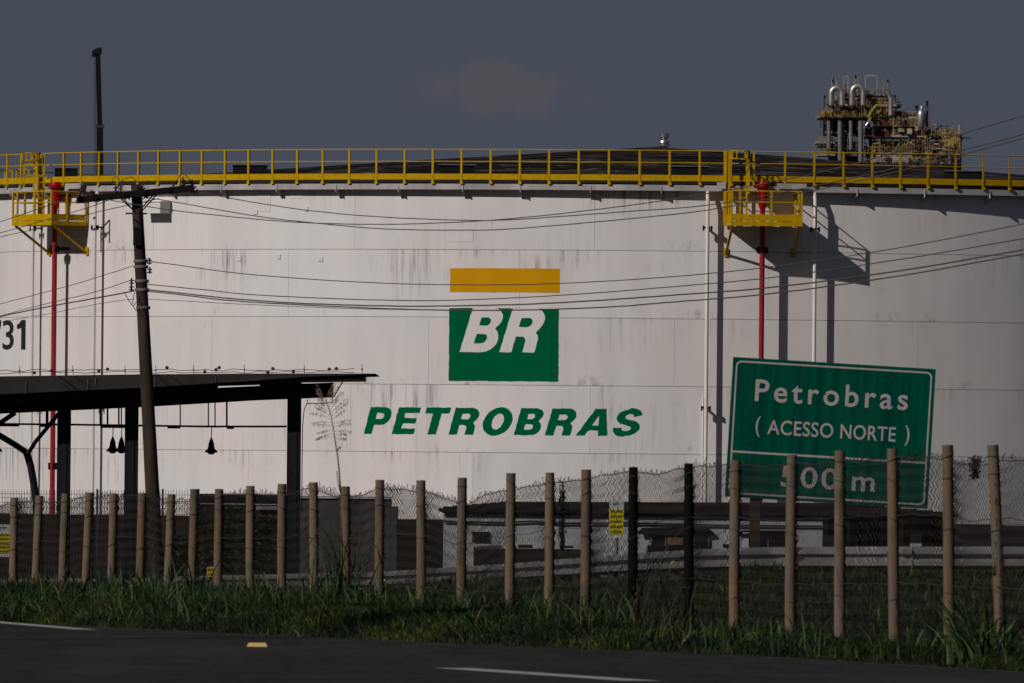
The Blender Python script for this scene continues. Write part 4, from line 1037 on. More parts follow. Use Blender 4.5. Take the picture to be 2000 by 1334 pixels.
# low gatehouse under a wide dark roof
HY = 250.0; HK = HY/F
gh = thing('low_building', (P(1300, 1060, HY).x, HY, gz(P(1300, 1060, HY).x, HY)), 'low white building with wide shallow dark roof behind the guardrail', 'building')
box_px(866, 1606, 1006, 1100, HY, 6, 'wall', M['housewhite'], gh, True)
def roofpoly(): return [(856,1000),(1000,983),(1400,983.5),(1640,986),(1864,1008),(1864,1018),(1500,1014),(1000,1009.5),(866,1005)]
a = [P(x, y, HY-.10) for x, y in ((856,993),(1870,1004))]; ridge = [P(x, y, HY+2.5) for x, y in ((985,982),(1650,984))]
bk = [P(x, y, HY+7) for x, y in ((870,1000),(1855,1010))]
roofm = MB(); roofm.v = [a[0], a[1], ridge[1], ridge[0], bk[0], bk[1]] + [v-Vector((0,0,.05)) for v in (a[0], a[1], bk[1], bk[0])]
roofm.f = [(0,1,2,3), (1,5,2), (0,3,4), (3,2,5,4), (0,6,7,1), (1,7,8,5), (4,9,6,0), (5,8,9,4), (6,9,8,7)]
roofm.build('roof', M['houseroof'], gh)
for k in range(7):
    t = (k+.5)/7; p0 = a[0].lerp(ridge[0], t); p1 = a[1].lerp(ridge[1], t)
    MB().beam(p0+Vector((0,-.02,.02)), p1+Vector((0,-.02,.02)), .05, .035).build('roof_lath', M['houseroof'], gh)
MB().beam(a[0]+Vector((.02,-.04,-.03)), a[1]+Vector((-.02,-.04,-.03)), .03, .07).build('gutter', M['canopydark'], gh)
MB().path([P(x, y, HY-.06) for x, y in ((866,1018),(980,1021),(1040,1018),(1100,1022),(1250,1022),(1400,1026),(1606,1028))], .022, 6).build('cable_run', M['black'], gh)
grl = box_px(921, 954, 1037, 1057, HY-.03, .03, 'vent_grille', M['housewhite'], gh)
for k in range(5): box_px(921, 954, 1038.5+k*4, 1040+k*4, HY-.08, .05, 'slat', M['black'], grl)
def window(x0, x1, y0, y1, n_=3):
    w_ = box_px(x0, x1, y0, y1, HY-.02, .04, 'window', M['glass'], gh); ww = (x1-x0)
    for k in range(n_+1): box_px(x0+ww*k/n_-1, x0+ww*k/n_+1, y0, y1, HY-.06, .04, 'frame', M['grey'], w_)
    return w_
window(1272, 1384, 1037, 1078, 4); window(1462, 1538, 1042, 1073, 2)
for x0, x1, y in ((1246, 1392, 1033), (1440, 1545, 1038)):
    A1 = [P(x0, y+6, HY-.14), P(x1, y+6, HY-.14), P(x1-8, y-2, HY), P(x0+8, y-2, HY)]
    MB().prism(A1, (0, 0, -.05)).build('awning', M['black'], gh)
box_px(1304, 1334, 1050, 1064, HY-.5, .3, 'notice_rack', mat('rack_orange', (.30, .17, .10), .8, var=.6, vscale=9), gh)
box_px(1265, 1390, 1066, 1080, HY-.45, .35, 'counter', M['black'], gh)
box_px(1450, 1462, 1040, 1072, HY-.1, .06, 'door_frame', M['noticewhite'], gh); box_px(1412, 1424, 1063, 1068, HY-.3, .3, 'step_light', M['black'], gh)
for x in (1612, 1655, 1760, 1858):
    q = P(x, 1015, HY-.15); MB().box((q.x, q.y, (q.z+gz(q.x, HY))/2), (.10, .10, q.z-gz(q.x, HY))).build('porch_post', M['rust'] if x < 1100 else M['canopydark'], gh)
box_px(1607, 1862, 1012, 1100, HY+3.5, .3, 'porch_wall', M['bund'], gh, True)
box_px(1617, 1634, 1046, 1070, HY+.5, .5, 'white_bin', M['noticewhite'], gh); box_px(1778, 1800, 1043, 1070, HY+.5, .5, 'cabinet', M['housewhite'], gh)
lw = thing('retaining_wall', (P(1040, 1080, 238).x, 238, gz(P(1040, 1080, 238).x, 238)), 'low dark wall with loose blocks on top before the white building', 'wall')
box_px(925, 1160, 1071, 1092, 238, .5, 'wall', M['bund'], lw, True)
for x0, x1, y0 in ((932, 980, 1066), (1012, 1040, 1064), (1096, 1120, 1066), (925, 930, 1068)):
    box_px(x0, x1, y0, 1070.8, 238, .4, 'block', M['block'] if x1 < 1000 else M['bund'], lw)
# notices
def notice(x0, x1, ys_, Y, lab, rowsn, post=True):
    xm = (x0+x1)/2; q = P(xm, ys_[-1], Y); t_ = thing('warning_notice', (q.x, Y, gz(q.x, Y)), lab, 'notice')
    panel = box_px(x0, x1, ys_[0], ys_[-1], Y, .03, 'panel', M['noticewhite'], t_)
    yel = box_px(x0+.3, x1-.3, ys_[1], ys_[2], Y-.008, .008, 'yellow_field', M['signyellow'], t_)
    rr_ = random.Random(int(x1)); h = (ys_[2]-ys_[1])/rowsn
    for k in range(rowsn):
        x = x0+3
        while x < x1-4:
            w_ = rr_.uniform(1.5, 4); box_px(x, min(x+w_, x1-3), ys_[1]+h*(k+.25), ys_[1]+h*(k+.72), Y-.012, .004, 'print', M['noticeprint'], yel); x += w_+1.1
    if ys_[1]-ys_[0] > 8: box_px(x0+6, x1-8, ys_[0]+5, ys_[0]+8, Y-.004, .004, 'logo', M['signgreen'] if False else mat('notice_logo', (.02, .12, .12), .7), t_)
    if post: MB().path([(q.x, Y+.05, gz(q.x, Y)), (q.x, Y+.05, P(xm, ys_[0]+4, Y).z)], .035, 8).build('post', M['guard'], t_)
notice(1190, 1218, (978, 994, 1044, 1051), 192, 'yellow and white warning notice on a short post beside the darkened fence post', 5)
notice(-28, 21, (1024, 1041, 1081, 1088), 200, 'large yellow and white notice cut off at the left edge behind the fence', 5)
notice(404, 421, (1107, 1108.5, 1127, 1128), 215, 'tiny yellow marker plate low in the grass left of centre', 2)

# ================================================================ BACKGROUND STRUCTURES
KY = 900.0
crane = thing('crane_boom', (P(195, 880, KY).x, KY, 0), 'tall black telescopic boom rising behind the tank at left', 'crane')
def KP(x, y): return P(x, y, KY)
MB().beam((KP(199,880).x, KY, 0), KP(195, 243), .50, .50).build('boom_base', M['black'], crane)
MB().beam(KP(195, 246), KP(191, 98), .38, .38).build('boom_extension', M['black'], crane)
MB().box(KP(195, 247), (.68, .62, .22)).build('boom_collar', M['wire'], crane)
mb = MB().box(KP(191, 101), (.62, .6, .42)); mb.box(KP(186, 105), (.5, .3, .5)); mb.beam(KP(189, 95), KP(199, 94), .2, .12); mb.build('boom_head', M['canopydark'], crane)
for x0, x1 in ((184, 186), (187, 189)): MB().beam(KP(x0, 340), KP(x1-2, 112), .05, .05).build('hoist_rope', M['wire'], crane)

UY = 2000.0; UK = UY/F
unit = thing('refinery_unit', (P(1740, 880, UY).x, UY, 0), 'distant refinery process tower with silver hooped ducts and ochre decks', 'refinery unit')
def UP(x, y, dy=0.): return P(x, y, UY+dy)
ur = random.Random(5)
def uname(n_): return n_
def deck(x0, x1, y, dp, y0=-4, rail_h=11, m='ochre', dense=True):
    a, b = UP(x0, y), UP(x1, y)
    d_ = MB().box(((a.x+b.x)/2, UY+y0+dp/2, a.z), (b.x-a.x, dp, .35)).build('deck', M['cream'], unit)
    mb = MB()
    for h in (.55, 1.05): mb.beam((a.x, UY+y0, a.z+h), (b.x, UY+y0, a.z+h), .10, .10)
    x = a.x
    while x <= b.x: mb.beam((x, UY+y0, a.z), (x, UY+y0, a.z+1.1), .09, .09); x += ur.uniform(.5, .9)
    mb.build('deck_railing', M[m], d_)
    return a, b
def col(x, y0, y1, r, m='grey', dy=0., name='column'):
    MB().path([UP(x, y0, dy), UP(x, y1, dy)], r, 10).build(name, M[m], unit, smooth=True)
# decks
for args in ((1596,1790,229,16), (1592,1682,279,12), (1642,1738,186,9), (1686,1870,266,15), (1700,1800,246,10), (1690,1875,300,14), (1596,1700,303,10), (1620,1760,206,12), (1835,1878,262,8), (1700,1862,318,14)):
    deck(*args)
# leg columns under the ducts
for x, y0, y1, r, m in ((1619,290,236,.34,'lagging'), (1641,340,236,.42,'lagging'), (1662,292,236,.34,'lagging'), (1681,345,236,.42,'lagging'), (1626,300,150,.2,'grey'), (1650,320,165,.25,'grey'), (1735,240,160,.2,'grey'), (1720,345,232,.35,'grey'), (1760,345,225,.25,'cream'), (1790,345,205,.3,'grey'), (1830,345,240,.3,'grey'), (1874,345,262,.35,'grey'), (1850,345,245,.25,'rust'), (1700,345,250,.3,'grey'), (1811,330,197,.22,'black'), (1815,330,204,.14,'grey'), (1852,250,228,.08,'grey'), (1610,229,190,.07,'black'), (1749,229,190,.07,'black'), (1828,250,243,.45,'cream'), (1874,262,244,.2,'cream')):
    col(x, y0, y1, r, m, -5.4 if m == 'lagging' else ur.uniform(-4, 2))
MB().box((UP(1857, 277, -4.4)+UP(1857, 277, -4.4))/2, (3.2, .5, 2.0)).build('cladding_panel', M['ochre'], unit)
MB().box(UP(1695, 200, -3.5), (7.6, .4, 1.5)).build('cladding_panel', M['ochre'], unit)
for x, y, ww, hh, m in ((1615, 222, 2.6, 1.0, 'ochre'), (1655, 222, 5.5, .9, 'ochre'), (1745, 222, 4.5, .8, 'rust'), (1740, 310, 7.5, 1.3, 'cream'), (1800, 312, 5.5, 1.1, 'ochre'), (1720, 262, 3.0, 1.2, 'rust'), (1790, 258, 5.0, .6, 'rust')):
    MB().box(UP(x, y, -4.2), (ww, .3, hh)).build('cladding_panel', M[m], unit)
for x in (1622, 1660, 1700, 1745, 1790, 1835, 1868):      # main frame down to the ground
    for dy in (0, 8): q = UP(x, 315, dy); MB().beam((q.x, q.y, 0), (q.x, q.y, q.z), .7, .7).build('frame_column', M['grey'], unit)
for h in (8, 18, 28, 38):
    a, b = UP(1622, 315, 0), UP(1868, 315, 0); MB().beam((a.x, a.y, h), (b.x, b.y, h), .5, .5).build('frame_girder', M['cream'], unit)
# hooped ducts
for cx, rx, yt, yb in ((1634, 10.5, 173, 205), (1675, 11.0, 170, 205)):
    pts = [UP(cx-rx, yb+5, -5.6), UP(cx-rx, yb-12, -5.6)] + [UP(cx-rx*math.cos(a), (yt+rx) - rx*1.15*math.sin(a), -5.6) for a in np.linspace(0, math.pi, 14)] + [UP(cx+rx, yb-8, -5.6), UP(cx+rx, yb+5, -5.6)]
    o = MB().path(pts, .50, 14).build('hooped_duct', M['duct'], unit, smooth=True)
    for s_ in (-1, 1): MB().lathe(UP(cx+s_*rx, yb+2, -5.6), [(.50, -.3), (.58, -.2), (.58, .1), (.50, .2)], 14).build('duct_flange', M['rust'], o, smooth=True)
o = MB().path([UP(1732, 178, -5.6), UP(1737, 185, -5.6), UP(1740, 196, -5.6), UP(1740, 225, -5.6)], .42, 12).build('bent_duct', M['duct'], unit, smooth=True)
MB().path([UP(1697, 240, -6), UP(1700, 232, -6), UP(1697, 228, -6), UP(1705, 214, -6), UP(1712, 206, -6), UP(1719, 206, -6)], .27, 12).build('lime_pipe', M['lime'], unit, smooth=True)
MB().path([UP(1692, 246, -6), UP(1697, 236, -6), UP(1703, 240, -6), UP(1703, 248, -6)], .3, 10).build('silver_elbow', M['steel'], unit, smooth=True)
# dark process vessels behind the decks
for x, y0, y1, r in ((1690, 232, 188, 1.2), (1710, 238, 195, 1.6), (1655, 262, 232, 1.6), (1622, 262, 232, 1.3), (1710, 270, 240, 1.8), (1740, 262, 226, 1.6), (1775, 262, 228, 1.4), (1720, 318, 275, 1.8), (1770, 320, 275, 2.0), (1820, 320, 280, 1.8), (1850, 320, 290, 1.6), (1665, 310, 285, 1.2)):
    MB().lathe(UP(x, y0, 4), [(r*.8, 0), (r, .3), (r, (y0-y1)*UK-.4), (r*.6, (y0-y1)*UK)], 14).build('vessel', M['black'], unit, smooth=True)
MB().lathe(UP(1799, 250, -6), [(.5, 0), (.70, .3), (.72, 2.4), (.62, 2.9), (.25, 3.3)], 16).build('silver_vessel', M['duct'], unit, smooth=True)
MB().path([UP(1799, 214, -6), UP(1800, 207, -6), UP(1810, 207, -6), UP(1811, 216, -6)], .13, 8).build('overhead_pipe', M['steel'], unit, smooth=True)
for x0, x1, y0, y1, nm in ((1640,1738,196,226,'dark_enclosure'), (1608,1680,234,262,'dark_enclosure'), (1690,1790,234,262,'dark_enclosure'), (1700,1868,275,297,'dark_enclosure'), (1706,1872,303,330,'dark_enclosure'), (1765,1815,222,243,'dark_enclosure'), (1618,1680,288,318,'dark_enclosure')):
    a, b = UP(x0, y0, 7), UP(x1, y1, 7); MB().box((a+b)/2, (b.x-a.x, 3, a.z-b.z)).build(nm, M['black'], unit)
# steel frames, cross-bracing and small pipework
def frame(x0, x1, y0, y1, m, r=.14, dy=-4):
    mb = MB(); A_, B_, C_, D_ = UP(x0,y0,dy), UP(x1,y0,dy), UP(x1,y1,dy), UP(x0,y1,dy)
    for p, q in ((A_,B_), (B_,C_), (A_,D_)): mb.beam(p, q, r, r)
    mb.build('steel_frame', M[m], unit)
frame(1690,1713,148,186,'cream',.16); frame(1648,1656,149,180,'cream',.12); frame(1625,1634,158,178,'cream',.14); frame(1669,1676,150,178,'ochre',.14); frame(1686,1718,265,318,'duct',.2)
frame(1603,1616,232,250,'black',.14); frame(1729,1745,223,264,'cream',.16); frame(1726,1734,156,180,'ochre',.16)
for k in range(230):
    x = ur.uniform(1610, 1870); ytop = np.interp(x, [1596,1620,1645,1740,1760,1790,1815,1835,1875], [235,165,160,165,225,225,235,245,265])
    y = ur.uniform(ytop+6, 318); L_ = ur.uniform(5, 24); m = ur.choice(['ochre','ochre','cream','cream','grey','black','rust','duct','cream']); dy = ur.uniform(-5, 3)
    if ur.random() < .5: pts = [UP(x, y, dy), UP(x, min(y+L_, 330), dy)]
    else: pts = [UP(x, y, dy), UP(min(x+L_, 1878), y, dy), UP(min(x+L_, 1878), y+ur.uniform(3, 9), dy)]
    MB().path(pts, ur.choice([.07, .1, .14, .2]), 6).build('process_pipe', M[m], unit)
for k in range(44):
    x = ur.uniform(1605, 1865); y = ur.uniform(np.interp(x, [1596,1620,1740,1760,1875], [235,190,190,232,270]), 312)
    MB().beam(UP(x, y, -3), UP(x+ur.choice([-12, 12]), y+ur.uniform(14, 26), -3), .12, .12).build('cross_brace', M[ur.choice(['cream','ochre','grey','black'])], unit)
for k in range(48):
    x = ur.uniform(1610, 1870); y = ur.uniform(np.interp(x, [1596,1620,1740,1760,1875], [238,190,190,236,272]), 315); q = UP(x, y, -4.5)
    MB().box(q, (ur.uniform(.3, 1.2), .6, ur.uniform(.3, 1.0))).build('equipment_cabinet', M[ur.choice(['cream','ochre','rust','grey','black'])], unit)
for (x0, x1, y0, y1, st) in ((1600,1690,206,228,4.5), (1686,1740,200,228,4.5), (1735,1800,226,246,5), (1800,1876,248,266,5), (1690,1876,270,300,6), (1700,1876,300,322,6), (1600,1690,262,302,7), (1646,1738,166,186,5)):
    mb = MB(); x = x0
    while x < x1:
        yt = y0+ur.uniform(0, (y1-y0)*.45); dy = -5+ur.uniform(-.6, .6)
        mb.beam(UP(x, yt, dy), UP(x, y1, dy), .07, .07)
        for q in range(2):
            y = ur.uniform(yt, y1); mb.beam(UP(x, y, dy), UP(min(x+st*ur.choice([1, 1, 2]), x1), y+ur.choice([0, 0, 5, -5]), dy), .06, .06)
        x += st*ur.uniform(.5, 1.1)
    mb.build('scaffold_bay', M[ur.choice(['ochre', 'cream', 'ochre', 'grey'])], unit, kind='stuff')
MB().box(UP(1878, 270, -2), (.5, .5, .4)).build('equipment_cabinet', M['cream'], unit)
MB().beam(UP(1872, 269, -2), UP(1897, 270, -2), .2, .2).build('jib_arm', M['grey'], unit)
for x, y in ((1611, 189), (1748, 188), (1627, 158), (1671, 150), (1734, 158)):
    MB().box(UP(x, y, -4), (.35, .3, .5)).build('floodlight', M['black'], unit)
for x0, x1, y in ((1608, 1700, 259), (1596, 1700, 283)): # round skirt under the lower decks
    a, b = UP(x0, y+2), UP(x1, y+2); MB().box(((a.x+b.x)/2, UY-1, a.z-.3), ((b.x-a.x), 6, .5)).build('deck_skirt', M['black'], unit)

# ================================================================ VEGETATION
def blades(name, pos, h, wd, lean, m, tint, seg=3, kind=None, parent=None):
    """pos (n,3); h, wd (n); lean (n,2) horizontal offset of the tip"""
    n_ = len(pos); ang_ = rng.uniform(0, math.pi, n_); sx_ = np.cos(ang_); sy_ = np.sin(ang_)*.5
    V = np.zeros((n_, seg*2+1, 3)); 
    for k in range(seg):
        t = k/seg; c_ = pos + np.column_stack([lean[:,0]*t*t, lean[:,1]*t*t, h*(t - .25*t*t*np.minimum(1, np.hypot(lean[:,0], lean[:,1])/np.maximum(h,.01)))])
        w_ = wd*(1-.55*t)/2
        V[:, 2*k] = c_ - np.column_stack([sx_*w_, sy_*w_, 0*w_]); V[:, 2*k+1] = c_ + np.column_stack([sx_*w_, sy_*w_, 0*w_])
    V[:, -1] = pos + np.column_stack([lean[:,0], lean[:,1], h*(1-.25*np.minimum(1, np.hypot(lean[:,0], lean[:,1])/np.maximum(h,.01)))])
    nv = seg*2+1; base = (np.arange(n_)*nv)[:, None]
    tri = []
    for k in range(seg-1): tri += [[2*k, 2*k+1, 2*k+3], [2*k, 2*k+3, 2*k+2]]
    tri.append([2*seg-2, 2*seg-1, 2*seg])
    tri = np.array(tri); Fc = (base[:, None, :] + tri[None]).reshape(-1, 3)
    me = bpy.data.meshes.new(name); me.vertices.add(n_*nv); me.loops.add(len(Fc)*3); me.polygons.add(len(Fc))
    o0 = np.array(ORG[parent.name]) if parent is not None else np.zeros(3)
    me.vertices.foreach_set('co', (V.reshape(-1, 3)-o0).ravel()); me.loops.foreach_set('vertex_index', Fc.ravel().astype(np.int32))
    me.polygons.foreach_set('loop_start', np.arange(0, len(Fc)*3, 3, dtype=np.int32)); me.polygons.foreach_set('loop_total', np.full(len(Fc), 3, np.int32))
    me.update(calc_edges=True); at = me.attributes.new('tint', 'FLOAT', 'POINT'); at.data.foreach_set('value', np.repeat(tint, nv).astype(np.float32))
    me.materials.append(m); o = bpy.data.objects.new(name, me); COL.objects.link(o)
    if kind: o['kind'] = kind
    if parent is not None: o.parent = parent; ORG[o.name] = Vector(o0)
    return o
def vnoise(x, y, s, seed=0):
    r = np.random.default_rng(seed); k = r.uniform(-1, 1, (8, 2))*2.2/s; p = r.uniform(0, 6.28, 8); return sum(np.sin(x*k[i,0]+y*k[i,1]+p[i]) for i in range(8))/8
def sow(n_, ymin, ymax, f_h, f_w, dens=None, edge=True, umax=.054):
    y = rng.uniform(ymin, ymax, n_*4); u = rng.uniform(-umax, umax, n_*4); x = u*y; d = edge_dist(x, y)
    keep = (d > .02) if edge else np.ones_like(d, bool)
    if dens is not None: keep &= rng.uniform(0, 1, len(x)) < dens(x, y, d)
    x, y, d = x[keep][:n_], y[keep][:n_], d[keep][:n_]
    z = gfun(x, y)
    return x, y, z, d
def fence_gap(x, y):    # distance in y of a point in front (+) of the fence line
    px = 1000+F*x/y; return 1/(1/180 + (px-28)/1911*(1/127-1/180)) - y
# verge grass in front of and around the fence: low leafy mass, patchy, with broad-leaved weeds through it
x, y, z, d = sow(215000, 120, 196, None, None, lambda x, y, d: np.where(fence_gap(x, y) < -3, .2, 1.)*np.where(d < 7, 1, .6)*np.clip(.62+1.3*vnoise(x, y, 1.1, 41)+.5*(d < 1.6), .12, 1))
n_ = len(x); tall = np.clip(.5+1.1*vnoise(x, y, 2.6, 3), 0, 1); tl2 = np.clip(.5+1.2*vnoise(x, y, .8, 8), 0, 1)
h = (.05+.20*tall*tl2+.07*rng.random(n_))*np.clip(d/1.0+.45, .45, 1)*rng.uniform(.6, 1.35, n_)
h = np.where(fence_gap(x, y) < -2, h*.55, h)
la = rng.normal(0, .55, (n_, 2))*h[:, None]
tint = np.clip(.30+.55*vnoise(x, y, 1.3, 5)+.35*vnoise(x, y, .45, 6)+rng.normal(0, .22, n_), 0, 1)
g = blades('grass', np.column_stack([x, y, z-.02]), h, rng.uniform(.010, .024, n_), la, M['grass'], tint, 3, 'stuff')
x, y, z, d = sow(9000, 120, 190, None, None, lambda x, y, d: np.clip(2.2*vnoise(x, y, 1.6, 77), 0, 1)*np.where(fence_gap(x, y) < -2, .1, 1)*np.clip(d/1.5, .1, 1))
n_ = len(x); h = rng.uniform(.15, .52, n_)*np.clip(.7+.9*vnoise(x, y, 2., 78), .35, 1.3)
g = blades('broad_weeds', np.column_stack([x, y, z-.02]), h, rng.uniform(.022, .05, n_), rng.normal(0, .55, (n_, 2))*h[:, None], M['clump'], np.clip(rng.normal(.4, .3, n_), 0, 1), 5, 'stuff')
x, y, z, d = sow(1100, 121, 185, None, None, lambda x, y, d: np.clip(.2+1.6*vnoise(x, y, 2.4, 91), 0, 1)*np.where(fence_gap(x, y) < -2, .1, 1))
n_ = len(x); h = rng.uniform(.15, .42, n_)
blades('dry_stalks', np.column_stack([x, y, z-.02]), h, rng.uniform(.008, .016, n_), rng.normal(0, .4, (n_, 2))*h[:, None], M['straw'], rng.random(n_), 3, 'stuff')
# rough field grass beyond the guardrail
x, y, z, d = sow(100000, 130, 330, None, None, lambda x, y, d: np.clip((-fence_gap(x, y)-3)/3, 0, 1)*np.clip(.7+.9*vnoise(x, y, 3., 55), .1, 1)*np.where(y < 190, 1, .45))
n_ = len(x); h = rng.uniform(.08, .32, n_)*(1+.6*vnoise(x, y, 4, 6))
g2 = blades('field_grass', np.column_stack([x, y, z-.02]), h, rng.uniform(.02, .045, n_), rng.normal(0, .3, (n_, 2))*h[:, None], M['grass'], np.clip(.4+.3*vnoise(x, y, 3, 9)+rng.normal(0, .2, n_), 0, 1), 2, 'stuff')

def clump(px, Yc, n_, hh, spread, lab, m='clump', wd=.03, upright=.5, sideways=0.0, group='tufts of tall grass along the fence'):
    p = P(px, 1200, Yc); z = float(gfun(np.array([p.x]), np.array([Yc]))[0]); root = thing('grass_clump', (p.x, Yc, z), lab, 'grass clump', group)
    pos = np.column_stack([p.x+rng.normal(0, spread, n_), Yc+rng.normal(0, spread, n_), np.full(n_, z-.03)])
    h = hh*rng.uniform(.45, 1.1, n_); a = rng.uniform(0, 2*math.pi, n_); le = h*rng.uniform(.1, 1.0, n_)*(1.3-upright)
    o = blades('leaves', pos, h, wd*rng.uniform(.6, 1.3, n_), np.column_stack([np.cos(a)*le+sideways*h, np.sin(a)*le]), M[m], np.clip(rng.normal(.45, .25, n_), 0, 1), 6, 'stuff', root)
    return root
clump(1905, 124.6, 70, .85, .16, 'large green grass tuft at the foot of the rightmost fence posts', wd=.035, upright=.4, sideways=-.35)
clump(1950, 125.2, 36, .55, .12, 'withered straw coloured tuft beside the rightmost fence post', 'clump', .03, .5)
clump(1250, 141, 26, 1.55, .18, 'tall dark bare stems between the two darkened fence posts', 'darkclump', .022, .95, .30)
clump(1275, 140, 40, .8, .3, 'dark low grass tuft at the foot of the darkened posts', 'darkclump', .03, .6, .1)
clump(672, 155, 46, 1.15, .16, 'tall arching reed leaves at the short leaning post left of centre', wd=.03, upright=.55)
clump(640, 154, 22, 1.25, .2, 'thin curved reed blades over the grass left of centre', wd=.022, upright=.3)
clump(600, 150, 60, .5, .35, 'bushy low tuft between two posts left of centre')
clump(85, 160, 90, .6, .5, 'wide green tuft covering post feet at far left')
clump(270, 158, 60, .62, .5, 'leafy tuft with arching blades left of the leaning pole')
clump(330, 157, 40, .75, .3, 'tuft with long blades before the seventh post')
clump(500, 153, 70, .45, .5, 'dense dark tuft at the verge below the bushes')
clump(1100, 141, 70, .5, .45, 'broad bright tuft at the foot of the posts right of centre')
clump(1180, 138, 60, .5, .35, 'bright grass tuft left of the first darkened post')
clump(1560, 130, 40, .5, .3, 'low leafy tuft between posts under the green sign')
clump(1450, 132, 46, .42, .3, 'short tuft at the post below the sign corner')
clump(780, 150, 60, .42, .5, 'low brownish tuft before the middle posts')
for i, (px, Yc) in enumerate(((20,156),(160,158),(400,155),(900,145),(1000,143),(1340,134),(1700,128),(1790,126.5))):
    clump(px, Yc, 40, .36, .4, ['tuft at the far left edge of the verge','tuft by the fourth post from left','tuft by the pair of posts right of the pole','tuft at the post below the B of the emblem','tuft at the post right of the emblem','tuft at the foot of the second darkened post','tuft between posts below the sign text','tuft below the right end of the sign'][i])
# unseen tree added at the left, its crown placed to shade the verge
tx, ty = -21.9, 122.3; tz = gz(tx, ty)
tree = thing('unseen_shade_tree', (tx, ty, 2.5), 'unseen slender tree added to shade a patch of the verge', 'tree')
MB().path([(tx, ty, 2.4), (tx+.2, ty+.1, 9), (tx-.1, ty, 15), (tx, ty, 20.5)], [.22, .17, .12, .05], 10).build('trunk', M['pole'], tree, smooth=True)
n_ = 9000; cc = rng.normal(0, 1, (14, 3))*np.array([.5, .6, .35]); pick = rng.integers(0, 14, n_)
pos = np.array([tx, ty, 20.6]) + cc[pick] + rng.normal(0, .30, (n_, 3))
blades('crown', pos, rng.uniform(-.1, .12, n_), rng.uniform(.07, .14, n_), rng.normal(0, .08, (n_, 2)), M['hedge'], rng.random(n_), 2, 'stuff', tree)
# dry vines tangled in the netting
for px, py0, py1, wdx, lab in ((1098, 938, 1075, 7, 'dry dark vine climbing the netting between two posts right of the emblem'), (1905, 893, 935, 16, 'dark tangle of dry stalks on the netting between the last two posts'), (1945, 893, 1130, 8, 'dry vine wound round the rightmost fence post')):
    Y = fY(px)+.1; q = P(px, py1, Y); vroot = thing('dry_vine', (q.x, Y, gz(q.x, Y)), lab, 'vine')
    mbv = MB()
    for k in range(16):
        x = px + R_.uniform(-wdx, wdx)*.5; y = py1; pts = [P(x, y, Y)]
        while y > py0+R_.uniform(0, 40):
            y -= R_.uniform(6, 12); x += R_.uniform(-4, 4); x += (px-x)*.25; pts.append(P(x, y, Y+R_.uniform(-.05, .05)))
        if len(pts) > 2: mbv.path(pts, .005, 4)
    mbv.build('stems', M['darkclump'], vroot, kind='stuff')
    n_ = 260; yy = rng.uniform(py0, py1, n_); pp = np.array([P(px+rng.normal(0, wdx*.4), b_, Y) for b_ in yy])
    blades('dry_leaves', pp, rng.uniform(-.05, .05, n_), rng.uniform(.015, .03, n_), rng.normal(0, .03, (n_, 2)), M['darkclump'], rng.random(n_), 2, 'stuff', vroot)
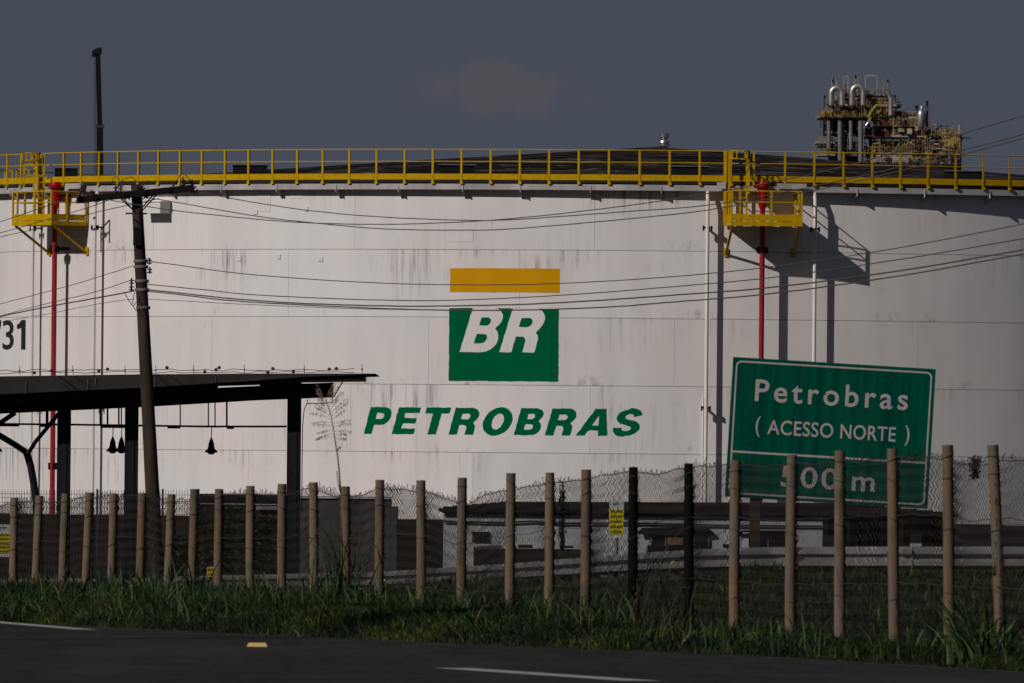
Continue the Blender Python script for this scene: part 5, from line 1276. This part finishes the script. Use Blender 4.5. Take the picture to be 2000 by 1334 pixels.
# reed plume
RY = 163.0; rt = P(668, 1165, RY); zr = gz(rt.x, RY)
reed = thing('reed_plume', (rt.x, RY, zr), 'tall dry reed with feathery plume standing above the fence before the tank', 'reed')
stem = qpath([(672,1110),(668,1040),(665,960),(661,905),(656,870),(652,843),(646,810),(638,785),(634,775)], RY, 4)
stem[0].z = zr; MB().path(stem, [.016-.012*i/(len(stem)-1) for i in range(len(stem))], 6).build('stem', M['reed'], reed, smooth=True)
MB().path(qpath([(657,882),(661,877),(665,872)], RY-.02, 3), [.014]*7, 6).build('bract', M['insul'], reed)
MB().path(qpath([(664,960),(660,940),(658,920)], RY-.02, 3), [.008]*7, 5).build('bract', M['reed'], reed)
mb = MB(); mk = MB(); rr_ = random.Random(3)
for k in range(25):
    t = k/24; bx, by = np.interp(t, [0, .5, 1], [652, 646, 636]), np.interp(t, [0, .5, 1], [858, 815, 778]); s_ = -1 if k % 2 else 1
    ln = (30+14*math.sin(t*3))*(1-.45*t)*rr_.uniform(.75, 1.15); rise = np.interp(t, [0, .35, .6, 1], [.0, .35, .9, 1.7]) + rr_.uniform(-.2, .25)
    if s_ > 0: rise += .35
    pts = [(bx+s_*ln*u, by - ln*rise*u + ln*.30*u*u*(1.2-t)) for u in np.linspace(0, 1, 7)]
    mb.path([P(a_, b_, RY) for a_, b_ in pts], [.0022-.00025*i for i in range(7)], 4)
    for q in range(34):
        u = rr_.uniform(.3, 1); a_ = np.interp(u, np.linspace(0,1,7), [p[0] for p in pts]); b_ = np.interp(u, np.linspace(0,1,7), [p[1] for p in pts])
        c_ = P(a_+rr_.uniform(-1,1), b_+rr_.uniform(-1.2,1.8), RY+rr_.uniform(-.1,.1)); mk.beam(c_, c_+Vector((rr_.uniform(-.018,.018)+s_*.01, 0, rr_.uniform(-.04, .015))), .0045, .0045)
mb.build('plume_branches', M['reed'], reed, kind='stuff'); mk.build('plume_seeds', M['reed'], reed, kind='stuff')
# hedge and bushes behind the netting, left of centre
def bush(px0, px1, py0, Yc, n_, lab, m='hedge'):
    a, b = P(px0, py0, Yc), P(px1, py0, Yc); zb = gz((a.x+b.x)/2, Yc); root = thing('bush', ((a.x+b.x)/2, Yc, zb), lab, 'bush')
    x = rng.uniform(a.x, b.x, n_); top = a.z - .25 + .22*vnoise(x, x*0, .8, int(px0)); z = zb + (top-zb)*rng.random(n_)**.75; y = Yc + rng.uniform(-.9, .9, n_)
    s_ = rng.uniform(.05, .13, n_)
    blades('foliage', np.column_stack([x, y, z]), s_*rng.uniform(-.3, 1, n_), s_*1.1, rng.normal(0, .07, (n_, 2)), M[m], np.clip(rng.normal(.4, .25, n_), 0, 1), 2, 'stuff', root)
    for k in range(5):
        xx = a.x+(b.x-a.x)*(k+.5)/5; MB().path([(xx, Yc, zb-.05), (xx+rng.uniform(-.1,.1), Yc, zb+(a.z-zb)*.7)], [.03, .012], 6).build('stem', M['pole'], root)
bush(386, 470, 978, 320, 9000, 'dark bush left part of the planting behind the fence')
bush(462, 560, 992, 318, 9000, 'dark bush right part of the planting beside the block wall')
bush(325, 392, 1030, 322, 4000, 'low dark bush right of the leaning pole')
print('built', len(bpy.data.objects))
